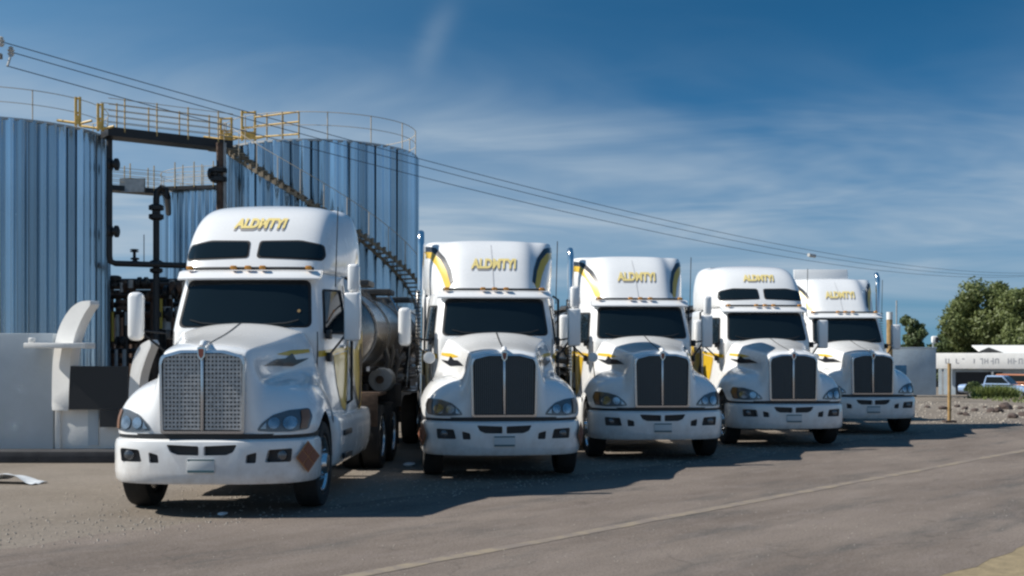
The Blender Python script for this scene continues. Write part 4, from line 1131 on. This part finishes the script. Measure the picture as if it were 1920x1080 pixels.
lb = empty('low_building', ((1850 - 960) / F_PX * 85, 85, -1.05), 'long low white building with a lettered fascia behind the parked cars', 'building', None, R(-20))
BX0, BX1 = (1764 - 1850) / F_PX * 84, 12.0
box('wall', ((BX0 + BX1) / 2, 1.0, .95), (BX1 - BX0, .3, 1.9), WALLB, lb)
box('fascia', ((BX0 + BX1) / 2, .2, 2.50), (BX1 - BX0 + .6, .25, 1.15), PLASTERW, lb, .02)
box('roof', ((BX0 + BX1) / 2, 3.6, 3.02), (BX1 - BX0 + .2, 6.5, .12), PLASTERW, lb)
for k in range(5): box('canopy_post', (BX0 + .3 + k * 3.4, .25, .96), (.14, .14, 1.92), PIPEG, lb)
box('black_wall_panel', (-.5, .84, .85), (3.2, .03, 1.65), BLACK, lb)  # flat black panel set against the wall below the fascia
rl = random.Random(4); bm = bmesh.new(); x = BX0 + .5
while x < 8:                                          # worn, unreadable lettering: short strokes in word-like groups
    for k in range(rl.randint(3, 8)):
        h_ = rl.uniform(.30, .46)
        if rl.random() < .8: add_box(bm, (x, .068, 2.5), (.07, .01, h_))
        if rl.random() < .6: add_box(bm, (x + .11, .068, 2.5 + rl.choice((-.16, 0, .16))), (.15, .01, .07))
        if rl.random() < .35: add_box(bm, (x + .2, .068, 2.5), (.06, .01, h_))
        x += .36
    x += .5
obj('worn_lettering', bm, SEAMG, lb)
sb = empty('gabled_shed', ((1885 - 960) / F_PX * 90, 90.5, -1.05), 'white shed with low pitched roof and dark gable', 'shed')
prism('shed_gable', [(-2.3, 0), (1.9, 0), (.2, 3.02), (-1.15, 3.52), (-2.3, 3.02)], 'y', -.3, -.05, STEELD, sb)
prism('shed_wall', [(-1.2, 0), (9.0, 0), (9.0, 3.0), (-1.2, 3.0)], 'y', 0, .25, WALLB, sb)
bm = bmesh.new(); A = [bm.verts.new(q) for q in ((-1.75, -.6, 2.95), (9.0, -.6, 2.95), (9.0, 2.6, 3.62), (-1.35, 2.6, 3.62))]; B = [bm.verts.new(v.co + Vector((0, .02, .10))) for v in A]
for k in range(4): bm.faces.new((A[k], A[(k + 1) % 4], B[(k + 1) % 4], B[k]))
bm.faces.new(A); bm.faces.new(B); obj('roof_slope', bm, PLASTERW, sb)

def car(loc, rz, label, m, pickup=True):
    name = 'pickup_truck' if pickup else 'parked_car'
    t = empty(name, loc, label, 'pickup' if pickup else 'car', None, rz)
    # length along x, front at +x
    lv = [(-2.4, .45, .98), (-2.35, .40, 1.0), (-.6, .40, 1.02), (.9, .40, 1.0), (1.6, .40, .95), (2.3, .42, .82), (2.42, .5, .70)]
    V, Fc = [], []; rings = []
    for x, z0, z1 in lv:
        ring = [(x, -.80, z0), (x, -.88, z0 + .12), (x, -.88, z1 - .18), (x, -.82, z1), (x, .82, z1), (x, .88, z1 - .18), (x, .88, z0 + .12), (x, .80, z0)]
        rings.append(range(len(V), len(V) + 8)); V += ring
    for A, B in zip(rings, rings[1:]):
        for k in range(8): Fc.append((A[k], A[(k + 1) % 8], B[(k + 1) % 8], B[k]))
    Fc += [tuple(rings[0]), tuple(rings[-1])]
    link('body', subsurf(V, Fc, 1, 50), m, t)
    x0 = -.75 if pickup else -1.9
    pts = [(x0, 1.0, .80), (x0 + .15, 1.58, .68), (.45, 1.58, .68), (1.05, 1.0, .80)]
    bm = bmesh.new(); A = [bm.verts.new((x, -w, z)) for x, z, w in pts]; B = [bm.verts.new((x, w, z)) for x, z, w in pts]
    for k in range(3): bm.faces.new((A[k], A[k + 1], B[k + 1], B[k]))
    bm.faces.new(A); bm.faces.new(B); bmesh.ops.bevel(bm, geom=list(bm.edges), offset=.05, segments=2, affect='EDGES'); obj('roof_cabin', bm, m, t, 40)
    for s in (1, -1):
        prism('side_glass', [(x0 + .12, 1.08), (x0 + .22, 1.50), (.42, 1.50), (.86, 1.08)], 'y', s * .77, s * .79, GLASS, t)
        for x in (-1.45, 1.55):
            w = link('wheel', cached('cartyre', lambda: lathe_mesh([(.18, -.09), (.28, -.1), (.31, -.07), (.31, .07), (.28, .1), (.18, .09)], 24)), TYRE, t); w.location = (x, s * .80, .31); w.rotation_euler = (0, 0, R(90))
            link('rim', cached('carrim', lambda: lathe_mesh([(.18, -.1), (.18, .1), (.1, .11), (.02, .11)], 16)), ALU, w)
        box('headlight', (2.33, s * .62, .70), (.1, .3, .14), LAMP, t, .02)
        box('door_line', (.1, s * .886, .75), (.02, .01, .5), BLACK, t)
    box('windscreen', (.78, 0, 1.28), (.03, 1.25, .62), GLASS, t, 0, Matrix.Rotation(R(-46), 3, 'Y')); box('rear_glass', (x0 + .03, 0, 1.28), (.03, 1.2, .42), GLASS, t, 0, Matrix.Rotation(R(14), 3, 'Y'))
    box('front_bumper', (2.42, 0, .48), (.14, 1.6, .18), BLACK, t, .03)
    return t
car(((1872 - 960) / F_PX * 77, 77, -1.05), R(-38), 'pale blue pickup parked on low ground beyond the grassy bank', CARB)
car(((1922 - 960) / F_PX * 79.5, 79.5, -1.0), R(-50), 'rusty orange car at the right edge behind the pale blue pickup', CARO, False)

# trees
def leaf_mat(name, a, b):
    m = bpy.data.materials.new(name); m.use_nodes = True; nt = m.node_tree; p = nt.nodes['Principled BSDF']; p.inputs['Roughness'].default_value = .55
    at_ = nt.nodes.new('ShaderNodeTexCoord'); n = nt.nodes.new('ShaderNodeTexNoise'); n.inputs['Scale'].default_value = 1.1; n.inputs['Detail'].default_value = 8; n.inputs['Roughness'].default_value = .8
    nt.links.new(at_.outputs['Object'], n.inputs['Vector'])
    mr = nt.nodes.new('ShaderNodeMapRange'); mr.inputs[1].default_value = .3; mr.inputs[2].default_value = .7; nt.links.new(n.outputs[0], mr.inputs[0])
    mx = nt.nodes.new('ShaderNodeMix'); mx.data_type = 'RGBA'; mx.inputs[6].default_value = (*a, 1); mx.inputs[7].default_value = (*b, 1)
    nt.links.new(mr.outputs[0], mx.inputs[0]); nt.links.new(mx.outputs[2], p.inputs['Base Color'])
    tr = nt.nodes.new('ShaderNodeBsdfTranslucent'); nt.links.new(mx.outputs[2], tr.inputs[0])
    ms_ = nt.nodes.new('ShaderNodeMixShader'); ms_.inputs[0].default_value = .3
    nt.links.new(p.outputs[0], ms_.inputs[1]); nt.links.new(tr.outputs[0], ms_.inputs[2]); nt.links.new(ms_.outputs[0], nt.nodes['Material Output'].inputs[0])
    return m
LEAF1 = leaf_mat('leaves_olive', (.095, .125, .04), (.20, .235, .08)); LEAF2 = leaf_mat('leaves_dark', (.06, .09, .032), (.13, .17, .065))
GRASSM = leaf_mat('grass_green', (.11, .15, .035), (.21, .25, .07))
def tree(px, Y, top_py, width_px, label, m, seed, nleaf=9000, leaf=.26, base=-1.05, lean=0.):
    X = (px - 960) / F_PX * Y; H = CAMH + (HZ - top_py) / F_PX * Y - base; w = width_px / F_PX * Y
    t = empty('tree', (X, Y, base), label, 'tree', 'trees beyond the low building')
    r = random.Random(seed); bm = bmesh.new(); limbs = []
    add_tube(bm, [(0, 0, 0), (.1, .05, H * .2), (lean * .3, 0, H * .42), (lean * .6, 0, H * .7)], [.26, .2, .15, .05], 8)
    clumps = []
    for k in range(44):
        a = r.uniform(0, 2 * math.pi); zz = r.uniform(.10, .93); prof = math.sin(math.pi * min(1, max(.08, (zz * .92 + .05)))) ** .6
        rad = w / 2 * prof * r.uniform(.45, .92); c = Vector((rad * math.cos(a) + lean * zz, rad * math.sin(a) * .8, H * zz)); s = w * r.uniform(.11, .21)
        clumps.append((c, s)); add_tube(bm, [(lean * .3 * zz, 0, H * zz * .6), (c.x * .6, c.y * .6, H * zz * .85), tuple(c)], [.08, .05, .02], 5)
    obj('trunk', bm, BARK, t, 60)
    V, Fc = [], []
    for k in range(nleaf):
        c, s = r.choice(clumps); d = Vector((r.gauss(0, 1), r.gauss(0, 1), r.gauss(0, 1))).normalized(); q = c + Vector((d.x, d.y, d.z * .85)) * s * (r.random() ** .4) * r.uniform(.75, 1.25)
        n = (d + Vector((r.gauss(0, .6), r.gauss(0, .6), r.gauss(0, .6)))).normalized(); u = n.orthogonal().normalized(); u.rotate(Matrix.Rotation(r.uniform(0, 6.28), 3, n)); v = n.cross(u)
        ls = leaf * r.uniform(.5, 1.1); i = len(V); V += [q - u * ls, q - v * ls * .45, q + u * ls, q + v * ls * .45]; Fc.append((i, i + 1, i + 2, i + 3))
    link('crown', mesh(V, Fc), m, t)
tree(1712, 82, 588, 60, 'small leafy tree behind the pale block wall', LEAF2, 21, 11000, .16)
tree(1850, 100, 524, 150, 'tallest olive-green tree above the low white building', LEAF1, 22, 48000, .22)
tree(1925, 96, 536, 120, 'broad olive tree at the right edge of the picture', LEAF1, 23, 42000, .22)
tree(1800, 104, 612, 90, 'lower dark bushy tree left of the tallest tree', LEAF2, 24, 22000, .20)
tree(1757, 108, 640, 50, 'low far shrub-like tree between the small tree and the tall ones', LEAF2, 25, 3000, .24)

# grassy bank, bush
def blades(name, n, fx, hh, m, seed, kind='stuff', wd=.03):
    r = random.Random(seed); V, Fc = [], []
    for k in range(n):
        x, y = fx(r); z = gz(x, y); h_ = hh * r.uniform(.4, 1.1); a = r.uniform(0, 6.28); dx, dy = math.cos(a) * wd, math.sin(a) * wd; b = Vector((r.gauss(0, .25) * h_, r.gauss(0, .25) * h_, h_))
        i = len(V); V += [(x - dx, y - dy, z), (x + dx, y + dy, z), (x + b.x, y + b.y, z + b.z)]; Fc.append((i, i + 1, i + 2))
    return tag(link(name, mesh(V, Fc), m), kind=kind)
def fgrass(r):
    Y = r.uniform(51.0, 54.5); return ((r.triangular(1822, 1912, 1868) - 960) / F_PX * Y, Y)
blades('grass', 9000, fgrass, .62, GRASSM, 31)
def fweed(r):
    Y = r.uniform(45, 56); return (r.uniform(19.5, 27), Y)
blades('weeds', 1500, fweed, .16, GRASSM, 32)
bu = empty('dry_bush', at(1826, 738, 52.5), 'dark dry bush at the left end of the grassy bank', 'bush')
V, Fc = [], []; r = random.Random(5)
for k in range(900):
    d = Vector((r.gauss(0, 1), r.gauss(0, 1), abs(r.gauss(0, 1)))).normalized(); q = d * .42 * r.random() ** .4; q.z += .12; n = Vector((r.gauss(0, 1), r.gauss(0, 1), r.gauss(0, 1))).normalized(); u = n.orthogonal().normalized() * .07; v = n.cross(u) * .5
    i = len(V); V += [q - u, q - v, q + u, q + v]; Fc.append((i, i + 1, i + 2, i + 3))
link('foliage', mesh(V, Fc), LEAF2, bu); tube('stem', [(0, 0, 0), (.02, 0, .4)], .025, BARK, bu, 5)

# rocks on the dirt at the right
def rock_mesh(seed):
    bm = bmesh.new(); bmesh.ops.create_icosphere(bm, subdivisions=2, radius=1)
    for v in bm.verts: v.co *= 1 + .55 * noise.noise(v.co * 1.1 + Vector((seed * 7.3, seed, 0))); v.co.z = v.co.z * .7
    me = bpy.data.meshes.new('rock'); bm.to_mesh(me); bm.free(); return me
RM = [rock_mesh(k) for k in range(5)]
ROCKS = [(1738, 762, 7, 0, 'small dark rock nearest the farthest truck bumper'), (1768, 764, 10, 0, 'flat dark rock left of the fence post'), (1794, 761, 7, 0, 'small dark rock just right of the fence post'), (1808, 765, 8, 0, 'second dark rock right of the fence post'),
         (1800, 775, 7, 0, 'small brown rock below the pair beside the fence post'), (1812, 776, 9, 0, 'brown rock at the road edge right of the fence post'), (1828, 768, 8, 0, 'lone brown rock between the fence post and the rock heap'), (1846, 763, 6, 0, 'tiny rock left of the rock heap'),
         (1858, 769, 11, 0, 'dark rock at the left of the rock heap'), (1872, 768, 14, 0, 'brown rock in the middle of the rock heap'), (1876, 760, 9, 1, 'pale rock on top of the rock heap'), (1887, 762, 15, 0, 'largest upright dark rock of the heap'), (1905, 762, 8, 1, 'pale rock right of the rock heap'),
         (1914, 764, 8, 0, 'dark rock beside the pale rock at the right edge'), (1899, 779, 14, 0, 'broad dark rock in front of the heap by the road'), (1919, 776, 12, 0, 'dark rock cut by the right edge of the picture'), (1902, 748, 6, 0, 'small far rock behind the heap'), (1916, 746, 7, 0, 'small far rock at the right edge behind the heap'), (1779, 768, 6, 0, 'small brown rock at the foot of the fence post')]
for k, (px, py, s, c, lab) in enumerate(ROCKS):
    Y = CAMH * F_PX / (py + s * .35 - HZ); o = link('rock', RM[k % 5], None); o.location = ((px - 960) / F_PX * Y, Y, s / F_PX * Y * .22)
    if not RM[k % 5].materials: RM[k % 5].materials.append(ROCKM)
    sc = s / F_PX * Y * .78; o.scale = (sc, sc * .9, sc * (1.35 if 'upright' in lab else .9)); o.rotation_euler = (rng.uniform(-.3, .3), rng.uniform(-.3, .3), rng.uniform(0, 6))
    if c:
        o.material_slots[0].link = 'OBJECT'; o.material_slots[0].material = ROCKL
    tag(o, lab, 'rock', 'rocks scattered beside the road')

# pebbles and grit
V, Fc = [], []; r = random.Random(8)
def pebble(p, s):
    i = len(V); V.extend([(p.x - s, p.y, p.z), (p.x, p.y - s * .8, p.z), (p.x + s, p.y, p.z), (p.x, p.y + s * .8, p.z), (p.x + s * .2, p.y, p.z + s * .8)])
    Fc.extend([(i, i + 1, i + 4), (i + 1, i + 2, i + 4), (i + 2, i + 3, i + 4), (i + 3, i, i + 4)])
for k in range(5200):
    if k < 3600:
        tt, nn = r.uniform(2, 34), -11.0 - abs(r.gauss(0, 1.9)) + .5
    else: tt, nn = r.uniform(2, 30), r.uniform(-11, -4)
    q = RU * tt + RN * nn; pebble(Vector((q.x, q.y, .003)), r.uniform(.006, .02) * (1 if k < 3600 else .6))
for k in range(900): pebble(Vector((r.uniform(10, 18), r.uniform(30, 46), .0)), r.uniform(.015, .06))
tag(link('gravel', mesh(V, Fc), ROCKL), kind='stuff')
# litter
V, Fc = [], []
for j in range(7):
    for i in range(13):
        u, v = i / 12, j / 6; V.append((u * .95 - .47, v * .35, .02 + .14 * math.sin(u * 3.1) ** 2 * (1 - .5 * v) + .05 * noise.noise(Vector((u * 5, v * 4, 0)))))
for j in range(6):
    for i in range(12): Fc.append((j * 13 + i, j * 13 + i + 1, j * 13 + i + 14, j * 13 + i + 13))
me = evaluated(mesh(V, Fc), [('SOLIDIFY', dict(thickness=.012)), ('SUBSURF', dict(levels=1, render_levels=1))])
for p in me.polygons: p.use_smooth = True
lt = link('plastic_sheet', me, PLASTIC); lt.location = at(8, 908, 16.6); lt.location.z = .0; lt.rotation_euler = (0, 0, R(-14))
tag(lt, 'crumpled white plastic sheet on the dirt at the left edge', 'litter')
for (px, py, s, lab) in ((418, 966, .035, 'small pale stone on the ground in front of the nearest truck'), (768, 874, .06, 'pale scrap of paper on the ground between the two nearest trucks')):
    Y = CAMH * F_PX / (py - HZ); o = link('stone' if 'stone' in lab else 'paper_scrap', RM[1].copy(), None); o.data.materials.clear(); o.data.materials.append(PLASTIC); o.location = ((px - 960) / F_PX * Y, Y, s * .5); o.scale = (s * 1.5, s, s * .8); tag(o, lab, 'stone' if 'stone' in lab else 'litter')

# ------------------------------------------------------------------ power line
plp = empty('power_pole', at(-14, 200, 27.5) * 1, 'concrete power pole whose insulators show at the upper left edge', 'power pole')
plp.location.z = 0
tube('pole_shaft', [(0, 0, 0), (0, 0, 9.5)], [.2, .13], WOOD, plp, 10)
box('crossarm', (.02, -.12, 8.85), (.5, .1, .12), WOOD, plp); 
def insul(p):
    bm = bmesh.new(); add_lathe(bm, [(.02, -.12), (.05, -.11), (.08, -.05), (.04, -.03), (.085, .03), (.04, .05), (.06, .09), (.02, .12)], 12, 'z', p - plp.location); obj('insulator', bm, PORC, plp, 40)
A = [at(2, 78, 27.2), at(22, 98, 27.5), at(14, 124, 27.3)]
insul(A[1] + Vector((-.02, 0, .02))); insul(A[0]); tube('drop_lead', [A[1] - plp.location, A[2] - plp.location], .03, PORC, plp, 6)
B = [at(1925, 512, 100), at(1925, 516, 100), at(1925, 518, 100)]
LB = ['uppermost power line wire crossing the sky', 'middle power line wire, just under the uppermost one', 'lowest power line wire, running below the upper pair']
for a, b, lab, sag in zip(A, B, LB, (1.42, 1.5, 1.6)):
    pts = []
    ext = b + (b - a) * .35
    for k in range(49):
        s = k / 40; q = a + (b - a) * s; q.z -= sag * 4 * s * (1 - s) if s <= 1 else -sag * 1.2 * (s - 1) * 4; pts.append(q)
    o = tube('power_wire', pts, .012, WIRE, None, 5); tag(o, lab, 'wire', 'power line wires')
cp = tube('wire_clamp', [at(1516, 478, 56.5), at(1528, 480, 56.8)], .09, PORC, None, 8); tag(cp, 'small pale clamp on the power line above the farthest truck', 'clamp')
